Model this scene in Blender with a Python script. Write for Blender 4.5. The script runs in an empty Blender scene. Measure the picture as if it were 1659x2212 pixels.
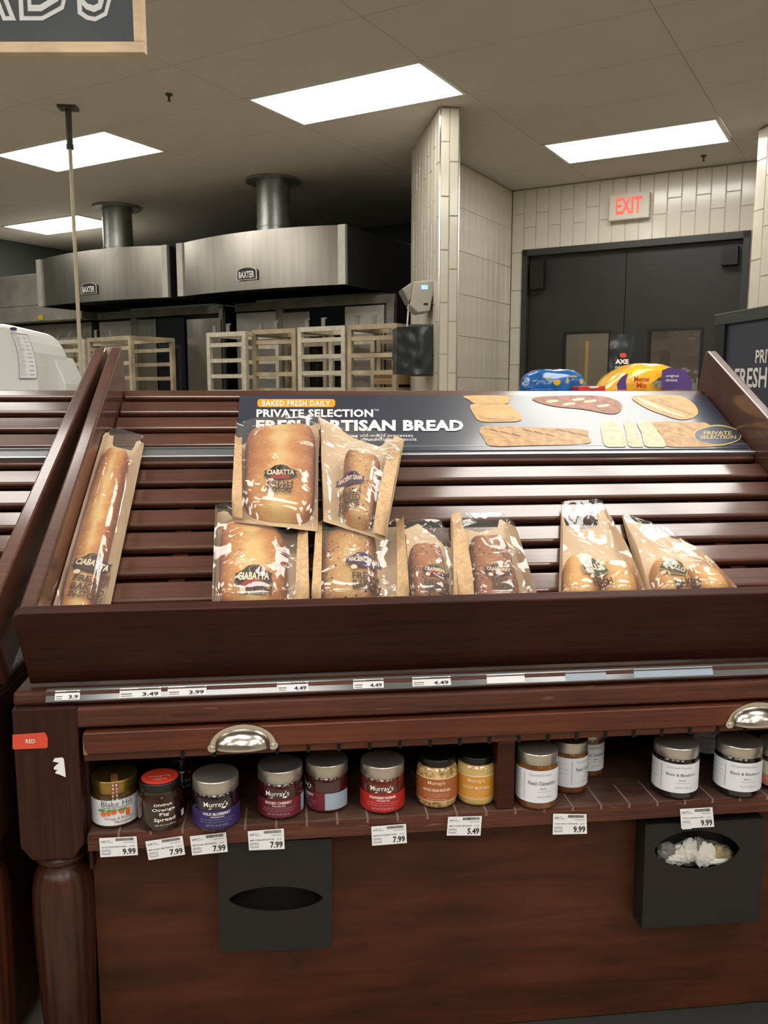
import bpy, math, random
import numpy as np
from math import sin, cos, pi, radians, sqrt, atan2
from mathutils import Vector, Matrix, noise
random.seed(7)
SC = bpy.context.scene
COL = SC.collection

# ---------------------------------------------------------------- camera, world, lights, exposure
W_, H_ = 1659, 2212
FPX, PITCH, ROLL, YAW = 1832.3, 0.14204, 0.00065, 0.11407
CAMZ = 1.2
CEIL = 3.042
TH = -0.64203                      # direction of the room's own axes (tables stand askew in the room)
fw = Vector((sin(YAW)*cos(PITCH), cos(YAW)*cos(PITCH), -sin(PITCH)))
rt0 = Vector((cos(YAW), -sin(YAW), 0)); up0 = rt0.cross(fw)
rt = rt0*cos(ROLL)+up0*sin(ROLL); up = -rt0*sin(ROLL)+up0*cos(ROLL)
cd = bpy.data.cameras.new('camera'); cam = bpy.data.objects.new('camera', cd); COL.objects.link(cam)
cam.matrix_world = Matrix(((rt.x, up.x, -fw.x, 0), (rt.y, up.y, -fw.y, 0), (rt.z, up.z, -fw.z, CAMZ), (0, 0, 0, 1)))
cd.sensor_fit = 'VERTICAL'; cd.sensor_height = 24.0; cd.lens = 24.0*FPX/H_
cd.clip_start = 0.02; cd.clip_end = 60
SC.camera = cam
SC.view_settings.view_transform = 'Standard'; SC.view_settings.look = 'None'
SC.view_settings.gamma = 1.0; SC.view_settings.use_curve_mapping = False
SC.view_settings.exposure = 0.38
SC.cycles.max_bounces = 10; SC.cycles.transparent_max_bounces = 24
wd = bpy.data.worlds.new('world'); SC.world = wd; wd.use_nodes = True
wd.node_tree.nodes['Background'].inputs[0].default_value = (1, .93, .82, 1)
wd.node_tree.nodes['Background'].inputs[1].default_value = 0.02
LAMP = 7.5                         # radiance of the ceiling fixtures' diffusers

CAMP = Vector((0, 0, CAMZ))
AX = Vector((cos(TH), sin(TH), 0)); BX = Vector((-sin(TH), cos(TH), 0)); ZX = Vector((0, 0, 1))
def ray(x, y): return fw+rt*((x-W_/2)/FPX)-up*((y-H_/2)/FPX)
def onp(x, y, n, d):               # the point of plane n.p=d seen at photo pixel x, y
    v = ray(x, y); return CAMP+v*((d-n.dot(CAMP))/n.dot(v))
def onY(x, y, Y): return onp(x, y, Vector((0, 1, 0)), Y)
def onX(x, y, X): return onp(x, y, Vector((1, 0, 0)), X)
def onZ(x, y, Z): return onp(x, y, ZX, Z)
def onB(x, y, b): return onp(x, y, BX, b)
def onA(x, y, a): return onp(x, y, AX, a)
def RM(a, b, z): return AX*a+BX*b+ZX*z
def dep(a, P): return P.dot(a)

# ---------------------------------------------------------------- materials
MATS = {}
def srgb(r, g, b):
    f = lambda c: ((c/255)/12.92 if c/255 <= .04045 else ((c/255+.055)/1.055)**2.4)
    return (f(r), f(g), f(b), 1)
def newmat(name):
    m = bpy.data.materials.new(name); m.use_nodes = True; MATS[name] = m
    nt = m.node_tree; return m, nt, nt.nodes['Principled BSDF']
def mat(name, col, rough=.5, metal=0, noise_amt=.06, nscale=30, bump=0, coat=0, emit=None, estr=0, alpha=1, trans=0, spec=.5, stretch=(1, 1, 1), aniso=0):
    m, nt, b = newmat(name); N = nt.nodes; L = nt.links
    b.inputs['Roughness'].default_value = rough; b.inputs['Metallic'].default_value = metal
    b.inputs['Coat Weight'].default_value = coat; b.inputs['Coat Roughness'].default_value = .12
    b.inputs['Transmission Weight'].default_value = trans; b.inputs['Specular IOR Level'].default_value = spec
    b.inputs['Alpha'].default_value = alpha
    tc = N.new('ShaderNodeTexCoord'); mp = N.new('ShaderNodeMapping'); mp.inputs['Scale'].default_value = stretch
    nz = N.new('ShaderNodeTexNoise'); nz.inputs['Scale'].default_value = nscale; nz.inputs['Detail'].default_value = 5
    L.new(tc.outputs['Object'], mp.inputs[0]); L.new(mp.outputs[0], nz.inputs['Vector'])
    r = N.new('ShaderNodeValToRGB'); c = col
    r.color_ramp.elements[0].position = .3; r.color_ramp.elements[1].position = .7
    r.color_ramp.elements[0].color = tuple(max(0, v*(1-noise_amt*2)) for v in c[:3])+(1,)
    r.color_ramp.elements[1].color = tuple(min(1, v*(1+noise_amt*2)) for v in c[:3])+(1,)
    L.new(nz.outputs['Fac'], r.inputs[0]); L.new(r.outputs[0], b.inputs['Base Color'])
    if bump:
        bp = N.new('ShaderNodeBump'); bp.inputs['Strength'].default_value = bump; bp.inputs['Distance'].default_value = .004
        L.new(nz.outputs['Fac'], bp.inputs['Height']); L.new(bp.outputs[0], b.inputs['Normal'])
    if aniso: b.inputs['Anisotropic'].default_value = aniso
    if emit:
        b.inputs['Emission Color'].default_value = emit; b.inputs['Emission Strength'].default_value = estr
    return m
def flat(name, col, rough=.55, emit=None, estr=0):
    m, nt, b = newmat(name); b.inputs['Base Color'].default_value = col; b.inputs['Roughness'].default_value = rough
    if emit: b.inputs['Emission Color'].default_value = emit; b.inputs['Emission Strength'].default_value = estr
    return m
def wood(name, c1, c2, grain=(1.6, 40, 40), rough=.42, coat=.08, bump=.35, worn=None, spec=.3, crough=.25):
    m, nt, b = newmat(name); N = nt.nodes; L = nt.links
    tc = N.new('ShaderNodeTexCoord'); mp = N.new('ShaderNodeMapping'); mp.inputs['Scale'].default_value = grain
    L.new(tc.outputs['Object'], mp.inputs[0])
    nz = N.new('ShaderNodeTexNoise'); nz.inputs['Scale'].default_value = 3; nz.inputs['Detail'].default_value = 8; nz.inputs['Roughness'].default_value = .65
    nz.inputs['Distortion'].default_value = .6
    L.new(mp.outputs[0], nz.inputs['Vector'])
    big = N.new('ShaderNodeTexNoise'); big.inputs['Scale'].default_value = 3.5; big.inputs['Detail'].default_value = 3
    L.new(tc.outputs['Object'], big.inputs['Vector'])
    r = N.new('ShaderNodeValToRGB'); r.color_ramp.elements[0].position = .32; r.color_ramp.elements[1].position = .72
    r.color_ramp.elements[0].color = c2; r.color_ramp.elements[1].color = c1
    L.new(nz.outputs['Fac'], r.inputs[0])
    mx = N.new('ShaderNodeMix'); mx.data_type = 'RGBA'; mx.blend_type = 'MULTIPLY'; mx.inputs[0].default_value = .5
    r2 = N.new('ShaderNodeValToRGB'); r2.color_ramp.elements[0].position = .35; r2.color_ramp.elements[1].position = .65
    r2.color_ramp.elements[0].color = (.55, .5, .5, 1); r2.color_ramp.elements[1].color = (1.25, 1.2, 1.15, 1)
    L.new(big.outputs['Fac'], r2.inputs[0]); L.new(r.outputs[0], mx.inputs[6]); L.new(r2.outputs[0], mx.inputs[7])
    out = mx.outputs[2]
    if worn:                        # pale scratches along the grain
        wz = N.new('ShaderNodeTexNoise'); wz.inputs['Scale'].default_value = 6; wz.inputs['Detail'].default_value = 6
        mp2 = N.new('ShaderNodeMapping'); mp2.inputs['Scale'].default_value = (3, 24, 24); L.new(tc.outputs['Object'], mp2.inputs[0]); L.new(mp2.outputs[0], wz.inputs['Vector'])
        r3 = N.new('ShaderNodeValToRGB'); r3.color_ramp.elements[0].position = .66; r3.color_ramp.elements[1].position = .74
        r3.color_ramp.elements[0].color = (0, 0, 0, 1); r3.color_ramp.elements[1].color = (1, 1, 1, 1)
        L.new(wz.outputs['Fac'], r3.inputs[0])
        m2 = N.new('ShaderNodeMix'); m2.data_type = 'RGBA'; L.new(r3.outputs[0], m2.inputs[0]); L.new(out, m2.inputs[6]); m2.inputs[7].default_value = worn; out = m2.outputs[2]
    L.new(out, b.inputs['Base Color'])
    b.inputs['Roughness'].default_value = rough; b.inputs['Coat Weight'].default_value = coat; b.inputs['Coat Roughness'].default_value = crough; b.inputs['Coat IOR'].default_value = 1.65; b.inputs['Specular IOR Level'].default_value = spec
    bp = N.new('ShaderNodeBump'); bp.inputs['Strength'].default_value = bump; bp.inputs['Distance'].default_value = .002
    L.new(nz.outputs['Fac'], bp.inputs['Height']); L.new(bp.outputs[0], b.inputs['Normal'])
    return m
def film(name, milk=.05, gloss=.16, rough=.04, tint=(.97, .96, .95, 1), bump=.6, bscale=26, blend=.35, tmax=.7):
    m = bpy.data.materials.new(name); m.use_nodes = True; MATS[name] = m; nt = m.node_tree; N = nt.nodes; L = nt.links
    N.remove(N['Principled BSDF']); out = N['Material Output']
    tr = N.new('ShaderNodeBsdfTransparent'); tr.inputs[0].default_value = tint
    gl = N.new('ShaderNodeBsdfGlossy'); gl.inputs['Roughness'].default_value = rough; gl.inputs[0].default_value = (1, 1, 1, 1)
    df = N.new('ShaderNodeBsdfDiffuse'); df.inputs[0].default_value = (.85, .84, .8, 1)
    lw = N.new('ShaderNodeLayerWeight'); lw.inputs['Blend'].default_value = blend
    mr = N.new('ShaderNodeMapRange'); mr.inputs['To Min'].default_value = gloss; mr.inputs['To Max'].default_value = tmax
    L.new(lw.outputs['Fresnel'], mr.inputs['Value'])
    tc = N.new('ShaderNodeTexCoord'); nz = N.new('ShaderNodeTexNoise'); nz.inputs['Scale'].default_value = bscale; nz.inputs['Detail'].default_value = 2
    bp = N.new('ShaderNodeBump'); bp.inputs['Strength'].default_value = bump; bp.inputs['Distance'].default_value = .006
    L.new(tc.outputs['Object'], nz.inputs['Vector']); L.new(nz.outputs['Fac'], bp.inputs['Height'])
    L.new(bp.outputs[0], gl.inputs['Normal']); L.new(bp.outputs[0], lw.inputs['Normal'])
    m1 = N.new('ShaderNodeMixShader'); m1.inputs[0].default_value = milk; L.new(tr.outputs[0], m1.inputs[1]); L.new(df.outputs[0], m1.inputs[2])
    m2 = N.new('ShaderNodeMixShader'); L.new(mr.outputs[0], m2.inputs[0]); L.new(m1.outputs[0], m2.inputs[1]); L.new(gl.outputs[0], m2.inputs[2])
    L.new(m2.outputs[0], out.inputs['Surface']); return m

wood('dark_wood', (.060, .014, .007, 1), (.024, .006, .003, 1), coat=.03, rough=.5, spec=.2)
wood('slat_wood', (.120, .038, .020, 1), (.048, .015, .008, 1), rough=.42, coat=.8, bump=.5, spec=.4, crough=.13)
wood('red_wood', (.150, .042, .019, 1), (.070, .019, .009, 1), worn=None)
wood('worn_wood', (.135, .043, .023, 1), (.050, .015, .009, 1), worn=(.22, .12, .08, 1), bump=.8)
wood('post_wood', (.054, .018, .011, 1), (.026, .008, .005, 1), grain=(40, 40, 2), coat=.02, rough=.5, spec=.2)
wood('leg_wood', (.075, .020, .009, 1), (.024, .008, .004, 1), grain=(30, 30, 2), rough=.34, coat=.2, spec=.3)
wood('panel_wood', (.098, .033, .014, 1), (.048, .015, .007, 1), grain=(1.2, 9, 9), bump=.15, rough=.5, spec=.2, coat=.03)
wood('shelf_wood', (.110, .062, .048, 1), (.050, .022, .014, 1), grain=(5, 20, 20), rough=.45)
wood('pale_wood', srgb(238, 218, 186), srgb(222, 196, 158), grain=(2, 18, 18), rough=.5, coat=0)
flat('scar', srgb(128, 104, 88)); flat('black_gap', (.004, .004, .004, 1), .9)
mat('channel', srgb(112, 114, 118), .3, .2, .03, coat=.3); mat('channel_lip', srgb(232, 232, 234), .25, .3, .02)
mat('clear_channel', srgb(100, 100, 102), .12, 0, .06, 12, coat=1)
mat('brushed', srgb(172, 167, 156), .3, 1, .05, 3, .03, stretch=(6, 6, .4)); mat('steel', srgb(188, 184, 174), .36, .5, .08, 6, .05)
mat('steel_dull', srgb(142, 138, 128), .45, .6, .12, 7, .05); mat('duct_steel', srgb(160, 164, 158), .36, .85, .1, 9, .03)
mat('rack_alu', srgb(206, 198, 178), .42, .35, .08, 20); mat('rack_rust', srgb(176, 160, 132), .5, .3, .22, 5, .2)
mat('nickel', srgb(215, 210, 200), .2, 1, .02, 8); mat('lid_silver', srgb(196, 190, 180), .3, .85, .02, 60)
mat('lid_gold', srgb(168, 140, 72), .28, .9, .03, 60); mat('lid_black', srgb(20, 19, 19), .3, 0, .02)
mat('dark_oven', srgb(26, 27, 28), .6, 0, .1, 4); mat('dark_glass', srgb(14, 18, 26), .08, 0, .05, 5, coat=.5)
mat('ceiling_paint', srgb(206, 201, 191), .85, 0, .015, 3); mat('grid_paint', srgb(198, 190, 176), .7, 0, .02)
mat('tile', srgb(226, 220, 205), .16, 0, .02, 9, .04, coat=.3); mat('grout', srgb(192, 184, 166), .9, 0, .04)
mat('tile_warm', srgb(216, 209, 192), .2, 0, .02, 9, .04, coat=.3); mat('steel_trim', srgb(200, 200, 198), .2, 1, .02)
mat('kitchen_paint', srgb(74, 80, 74), .75, 0, .04, 2); mat('store_wall', srgb(190, 182, 168), .8, 0, .03, 2)
mat('floor_vinyl', srgb(160, 150, 134), .45, 0, .06, 4); mat('base_rubber', srgb(38, 38, 36), .7, 0, .1)
mat('door_paint', srgb(45, 46, 45), .5, 0, .06, 4); mat('frame_paint', srgb(58, 61, 60), .45, 0, .05, 5)
mat('black_plastic', srgb(26, 24, 23), .45, 0, .06, 12); mat('box_card', srgb(22, 19, 18), .62, 0, .06, 12, .05)
mat('white_enamel', srgb(222, 222, 218), .3, 0, .015, 4); mat('paper', srgb(232, 232, 234), .7, 0, .015, 30)
mat('tag_paper', srgb(236, 238, 242), .5, 0, .01, 30); mat('grey_plastic', srgb(170, 164, 150), .35, 0, .04, 6)
mat('cream_pipe', srgb(196, 184, 156), .5, 0, .05, 6); mat('dark_pipe', srgb(78, 76, 68), .5, .3, .1, 12)
mat('chalk', srgb(84, 90, 94), .75, 0, .06, 4); mat('chalk_dark', srgb(78, 84, 88), .75, 0, .02); flat('chalk_white', srgb(240, 243, 245), .7)
mat('kraft', srgb(222, 197, 163), .72, 0, .05, 12, .12); mat('kraft_print', srgb(200, 166, 124), .7, 0, .09, 42, .1, stretch=(3, 3, 1))
mat('bag_black', srgb(36, 42, 45), .3, 0, .05, 5, .04, coat=.25); mat('cardboard', srgb(178, 142, 98), .8, 0, .05)
flat('ink_brown', srgb(62, 34, 16), .6); flat('ink_black', srgb(22, 20, 20), .6); flat('ink_white', srgb(236, 234, 230), .5)
flat('ink_grey', srgb(130, 130, 136), .6); flat('badge_brown', srgb(66, 42, 34), .5); flat('badge_dark', srgb(38, 28, 26), .5); flat('badge_red', srgb(150, 44, 34), .5)
flat('badge_purple', srgb(66, 38, 84), .5); flat('badge_green', srgb(74, 70, 34), .5); flat('badge_rim', srgb(196, 176, 116), .5)
flat('red_sticker', srgb(212, 74, 54), .5); flat('orange_pill', srgb(240, 158, 44), .4); flat('red_disc', srgb(205, 62, 44), .45)
flat('exit_red', srgb(225, 60, 50), .5, (1, .13, .09, 1), .75); mat('exit_box', srgb(222, 215, 200), .5, 0, .02)
mat('poster', srgb(50, 54, 68), .32, 0, .12, 3, coat=.45); mat('poster_mat', srgb(62, 66, 78), .4, 0, .08, 6)
mat('photo_bun', srgb(200, 158, 100), .5, 0, .08, 30); mat('photo_loaf', srgb(184, 142, 92), .5, 0, .16, 60); mat('photo_crumb', srgb(206, 190, 156), .5, 0, .12, 80); mat('photo_rust', srgb(150, 96, 74), .5, 0, .2, 60); mat('photo_dark', srgb(120, 84, 56), .5, 0, .2, 50)
flat('lab_white', srgb(226, 230, 238), .45); flat('lab_purple', srgb(52, 40, 98), .45); flat('lab_wine', srgb(112, 32, 48), .45); flat('lab_red', srgb(182, 38, 34), .45)
flat('lab_rust', srgb(168, 96, 52), .5); flat('lab_mustard', srgb(212, 150, 52), .5); flat('lab_cream', srgb(236, 214, 184), .5); flat('lab_blue', srgb(160, 178, 196), .5); flat('lab_green', srgb(196, 206, 190), .5); flat('lab_pink', srgb(220, 140, 116), .5)
flat('fruit', srgb(222, 108, 48), .5); flat('leaf', srgb(70, 140, 60), .5); flat('strip_brown', srgb(140, 84, 56), .5); flat('script_black', srgb(48, 48, 52), .6)
def jarmat(n, c, nz=.2, sc=40):
    m = mat(n, c, .07, 0, nz, sc, 0, coat=1); return m
jarmat('jam_dark', srgb(46, 26, 14)); jarmat('jam_orange', srgb(70, 52, 18)); jarmat('jam_blue', srgb(26, 14, 26)); jarmat('jam_cherry', srgb(58, 20, 18)); jarmat('jam_red', srgb(92, 26, 18))
jarmat('mustard_grain', srgb(190, 158, 104), .35, 160); jarmat('mustard_honey', srgb(214, 184, 118), .08, 20); jarmat('jam_peach', srgb(112, 66, 24)); jarmat('jam_black', srgb(20, 14, 14)); jarmat('fig', srgb(42, 22, 14), .3, 70)
mat('blue_bag', srgb(22, 92, 160), .22, 0, .2, 14, .5, coat=.5); mat('yellow_bag', srgb(238, 176, 36), .25, 0, .08, 10, .4, coat=.5); mat('purple_bag', srgb(88, 62, 128), .3, 0, .1, 12, .4, coat=.3)
mat('red_pack', srgb(206, 60, 46), .35, 0, .05, coat=.3); mat('grey_cat', srgb(120, 112, 108), .5, 0, .5, 60); flat('script_red', srgb(190, 50, 30), .5); flat('warn_yellow', srgb(226, 196, 30), .5); flat('led', srgb(90, 150, 210), .4, (.25, .55, 1, 1), 1.2)
mat('tissue', srgb(220, 220, 214), .8, 0, .1, 14, .3); mat('tissue_tan', srgb(176, 160, 124), .8, 0, .25, 20, .3); mat('liner', srgb(132, 130, 126), .4, 0, .2, 12, .4, coat=.3)
mat('backroom', srgb(128, 112, 92), .8, 0, .1, 3); mat('brown_box', srgb(112, 78, 58), .8, 0, .08, 5); flat('yellow_bar', srgb(236, 186, 40), .5)
flat('slit', srgb(40, 36, 32), .6)
film('bag_film', milk=.06, gloss=.06, bump=.12, bscale=14, blend=.22, tmax=.4); film('wrap_film', .02, .16, .05, (.7, .72, .73, 1), .6, 6); film('pane_film', .02, .12, .08, (.9, .9, .88, 1), .5, 7)
def crust(name, pale, mid, dark, seeds=0, stripe=True):
    m, nt, b = newmat(name); N = nt.nodes; L = nt.links
    uv = N.new('ShaderNodeUVMap'); sp = N.new('ShaderNodeSeparateXYZ'); L.new(uv.outputs[0], sp.inputs[0])
    tc = N.new('ShaderNodeTexCoord'); nz = N.new('ShaderNodeTexNoise'); nz.inputs['Scale'].default_value = 34; nz.inputs['Detail'].default_value = 6
    L.new(tc.outputs['Object'], nz.inputs['Vector'])
    n2 = N.new('ShaderNodeTexNoise'); n2.inputs['Scale'].default_value = 12; n2.inputs['Detail'].default_value = 3; L.new(tc.outputs['Object'], n2.inputs['Vector'])
    def M(op, a, bb):
        q = N.new('ShaderNodeMath'); q.operation = op
        for i, v in enumerate((a, bb)):
            if isinstance(v, (int, float)): q.inputs[i].default_value = v
            elif v is not None: L.new(v, q.inputs[i])
        return q.outputs[0]
    d = M('ABSOLUTE', M('SUBTRACT', sp.outputs[0], .5), None)
    d = M('MULTIPLY', d, 2.0 if stripe else 1.3)
    f = M('ADD', d, M('MULTIPLY', M('SUBTRACT', n2.outputs['Fac'], .5), .9))
    f = M('ADD', f, M('MULTIPLY', M('SUBTRACT', nz.outputs['Fac'], .5), .5))
    r = N.new('ShaderNodeValToRGB'); e = r.color_ramp.elements; e[0].position = .08; e[0].color = pale; e[1].position = .95; e[1].color = dark
    k = e.new(.42); k.color = mid
    L.new(f, r.inputs[0]); out = r.outputs[0]
    fl = N.new('ShaderNodeTexNoise'); fl.inputs['Scale'].default_value = 130; fl.inputs['Detail'].default_value = 3; L.new(tc.outputs['Object'], fl.inputs['Vector'])
    r4 = N.new('ShaderNodeValToRGB'); r4.color_ramp.elements[0].position = .56; r4.color_ramp.elements[1].position = .75
    r4.color_ramp.elements[0].color = (0, 0, 0, 1); r4.color_ramp.elements[1].color = (.55, .55, .55, 1); L.new(fl.outputs['Fac'], r4.inputs[0])
    m3 = N.new('ShaderNodeMix'); m3.data_type = 'RGBA'; L.new(r4.outputs[0], m3.inputs[0]); L.new(out, m3.inputs[6]); m3.inputs[7].default_value = srgb(228, 205, 165); out = m3.outputs[2]
    if seeds:
        v = N.new('ShaderNodeTexVoronoi'); v.inputs['Scale'].default_value = 120; L.new(tc.outputs['Object'], v.inputs['Vector'])
        sel = M('LESS_THAN', v.outputs['Distance'], .26)
        sc = N.new('ShaderNodeSeparateColor'); L.new(v.outputs['Color'], sc.inputs[0])
        sel = M('MULTIPLY', sel, M('LESS_THAN', sc.outputs[0], seeds))
        m4 = N.new('ShaderNodeMix'); m4.data_type = 'RGBA'; L.new(sel, m4.inputs[0]); L.new(out, m4.inputs[6]); m4.inputs[7].default_value = srgb(70, 42, 26); out = m4.outputs[2]
    L.new(out, b.inputs['Base Color']); b.inputs['Roughness'].default_value = .62
    bp = N.new('ShaderNodeBump'); bp.inputs['Strength'].default_value = .5; bp.inputs['Distance'].default_value = .004
    L.new(nz.outputs['Fac'], bp.inputs['Height']); L.new(bp.outputs[0], b.inputs['Normal'])
crust('crust_ciabatta', srgb(226, 192, 128), srgb(204, 142, 78), srgb(158, 84, 40))
crust('crust_grain', srgb(208, 168, 110), srgb(192, 142, 88), srgb(140, 74, 40), seeds=.45)
crust('crust_cranberry', srgb(170, 112, 74), srgb(146, 88, 58), srgb(96, 48, 34), seeds=.5, stripe=False)
crust('crust_bun', srgb(226, 178, 110), srgb(210, 150, 84), srgb(168, 96, 48), stripe=False)
m_, nt_, b_ = newmat('diffuser'); b_.inputs['Base Color'].default_value = (.9, .9, .88, 1)
b_.inputs['Emission Color'].default_value = (1, .965, .90, 1); b_.inputs['Emission Strength'].default_value = LAMP

# ---------------------------------------------------------------- building helpers
WM = {}
class MB:
    def __init__(s): s.v = []; s.f = []; s.m = []; s.sm = []; s.uv = None
    def add(s, vs, fs, m=0, smooth=False):
        o = len(s.v); s.v += [Vector(v) for v in vs]
        for f in fs: s.f.append(tuple(i+o for i in f)); s.m.append(m); s.sm.append(smooth)
        return s
    def box(s, a, b, m=0, M=None):
        (x0, y0, z0), (x1, y1, z1) = a, b
        vs = [Vector(p) for p in ((x0, y0, z0), (x1, y0, z0), (x1, y1, z0), (x0, y1, z0), (x0, y0, z1), (x1, y0, z1), (x1, y1, z1), (x0, y1, z1))]
        if M is not None: vs = [M(v) if callable(M) else M @ v for v in vs]
        return s.add(vs, [(0, 3, 2, 1), (4, 5, 6, 7), (0, 1, 5, 4), (1, 2, 6, 5), (2, 3, 7, 6), (3, 0, 4, 7)], m)
    def prism(s, pts, d, m=0, smooth=False):     # pts: planar loop of points, d: extrusion vector
        n = len(pts); d = Vector(d); P = [Vector(p) for p in pts]
        s.add(P+[p+d for p in P], [tuple(range(n))[::-1], tuple(range(n, 2*n))]+[(i, (i+1) % n, n+(i+1) % n, n+i) for i in range(n)], m, smooth); return s
    def cyl(s, p, q, r0, r1=None, n=24, m=0, cap=True, smooth=True):
        r1 = r0 if r1 is None else r1; p = Vector(p); q = Vector(q); z = (q-p).normalized()
        x = z.orthogonal().normalized(); y = z.cross(x); vs = []
        for c, r in ((p, r0), (q, r1)):
            for i in range(n): a = 2*pi*i/n; vs.append(c+x*(r*cos(a))+y*(r*sin(a)))
        s.add(vs, [(i, (i+1) % n, n+(i+1) % n, n+i) for i in range(n)], m, smooth)
        if cap: s.add(vs[:n], [tuple(range(n))[::-1]], m); s.add(vs[n:], [tuple(range(n))], m)
        return s
    def lathe(s, prof, c, n=40, m=0, smooth=True, fn=None, a0=0, a1=2*pi):
        c = Vector(c); full = abs(a1-a0-2*pi) < 1e-6; k = n if full else n+1; vs = []
        for r, z in prof:
            for i in range(k):
                a = a0+(a1-a0)*i/n; rr = r*(fn(a, z) if fn else 1); vs.append(c+Vector((rr*cos(a), rr*sin(a), z)))
        fs = []
        for j in range(len(prof)-1):
            for i in range(n): i2 = (i+1) % k; fs.append((j*k+i, j*k+i2, (j+1)*k+i2, (j+1)*k+i))
        return s.add(vs, fs, m, smooth)
    def grid(s, fn, nu, nv, m=0, smooth=True, uv=False):
        vs = [fn(i/nu, j/nv) for j in range(nv+1) for i in range(nu+1)]
        fs = [(j*(nu+1)+i, j*(nu+1)+i+1, (j+1)*(nu+1)+i+1, (j+1)*(nu+1)+i) for j in range(nv) for i in range(nu)]
        return s.add(vs, fs, m, smooth)
    def build(s, name, mats, parent=None, bevel=0, seg=2, **kw):
        if isinstance(mats, str): mats = [mats]
        me = bpy.data.meshes.new(name); V = s.v
        M = WM.get(parent.name) if parent else None
        if M is not None: Mi = M.inverted(); V = [Mi @ v for v in V]
        me.from_pydata([tuple(v) for v in V], [], s.f)
        for q in mats: me.materials.append(MATS[q])
        me.polygons.foreach_set('material_index', s.m); me.polygons.foreach_set('use_smooth', s.sm)
        if s.uv:
            ul = me.uv_layers.new(name='UVMap')
            for lp in me.loops: ul.data[lp.index].uv = s.uv[lp.vertex_index]
        me.update(); o = bpy.data.objects.new(name, me); COL.objects.link(o)
        if parent: o.parent = parent
        WM[o.name] = M.copy() if M is not None else Matrix.Identity(4)
        if bevel:
            bv = o.modifiers.new('bevel', 'BEVEL'); bv.width = bevel; bv.segments = seg; bv.limit_method = 'ANGLE'; bv.angle_limit = radians(35)
        if kw: tag(o, **kw)
        return o
def tag(o, label=None, cat=None, group=None, kind=None):
    if label: o['label'] = label
    if cat: o['category'] = cat
    if group: o['group'] = group
    if kind: o['kind'] = kind
    return o
def thing(name, loc, label, cat, group=None, rz=0):
    o = bpy.data.objects.new(name, None); COL.objects.link(o); o.empty_display_size = .05
    o.location = loc; o.rotation_euler = (0, 0, rz); WM[o.name] = Matrix.Translation(Vector(loc)) @ Matrix.Rotation(rz, 4, 'Z')
    return tag(o, label, cat, group)
def copy_tree(o, parent=None):
    c = o.copy(); COL.objects.link(c)
    if parent: c.parent = parent
    for ch in [x for x in list(COL.objects) if x.parent == o]: copy_tree(ch, c)
    return c
def place_copy(src_mesh_obj, name, parent, loc, rz=None):
    o = bpy.data.objects.new(name, src_mesh_obj.data); COL.objects.link(o); o.parent = parent; o.location = loc
    if rz is not None: o.rotation_euler = (0, 0, rz)
    return o

# text: outlines of the built-in font, fitted into a box (x0,y0)-(x1,y1) of a 2-D frame that fn() carries onto a surface
TC = {}
def text2d(body, bold=0.0, space=1.0):
    k = (body, bold, space)
    if k not in TC:
        cu = bpy.data.curves.new('t', 'FONT'); cu.body = body; cu.offset = bold; cu.resolution_u = 2; cu.space_character = space
        cu.align_x = 'LEFT'; ob = bpy.data.objects.new('t', cu); me = bpy.data.meshes.new_from_object(ob)
        vs = [(v.co.x, v.co.y) for v in me.vertices]; fs = [tuple(p.vertices) for p in me.polygons]
        bpy.data.objects.remove(ob); bpy.data.curves.remove(cu); bpy.data.meshes.remove(me)
        xs = [v[0] for v in vs]; ys = [v[1] for v in vs]; TC[k] = (vs, fs, min(xs), max(xs), min(ys), max(ys))
    return TC[k]
def put_text(mb, body, box, fn, m=0, bold=0.015, rot=0, space=1.0, slant=0):
    vs, fs, a, b, c, d = text2d(body, bold, space); x0, y0, x1, y1 = box
    cx, cy = (x0+x1)/2, (y0+y1)/2; out = []
    for x, y in vs:
        X = x0+(x-a)/(b-a)*(x1-x0); Y = y0+(y-c)/(d-c)*(y1-y0); X += slant*(Y-y0)
        if rot: dx, dy = X-cx, Y-cy; X = cx+dx*cos(rot)-dy*sin(rot); Y = cy+dx*sin(rot)+dy*cos(rot)
        out.append(fn(X, Y))
    mb.add(out, fs, m)
def poly(mb, pts, fn, m=0): mb.add([fn(x, y) for x, y in pts], [tuple(range(len(pts)))], m)
def rect(mb, x0, y0, x1, y1, fn, m=0): poly(mb, [(x0, y0), (x1, y0), (x1, y1), (x0, y1)], fn, m)
def ellipse(cx, cy, rx, ry, n=24): return [(cx+rx*cos(2*pi*i/n), cy+ry*sin(2*pi*i/n)) for i in range(n)]
def rbox(x0, y0, x1, y1, r, n=4):
    P = []
    for cx, cy, a in ((x1-r, y0+r, -pi/2), (x1-r, y1-r, 0), (x0+r, y1-r, pi/2), (x0+r, y0+r, pi)):
        P += [(cx+r*cos(a+pi/2*i/n), cy+r*sin(a+pi/2*i/n)) for i in range(n+1)]
    return P
def room_box(mb, a0, a1, b0, b1, z0, z1, m=0):
    return mb.box((a0, b0, z0), (a1, b1, z1), m, lambda v: RM(v.x, v.y, v.z))

# ================================================================ THE ROOM
flo = MB().box((-14, -5, -.1), (9, 16, 0)).build('floor', 'floor_vinyl', kind='structure')
ceil = MB().box((-14, -5, CEIL+.03), (9, 16, CEIL+.12)).build('ceiling', 'grid_paint', kind='structure')
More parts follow.
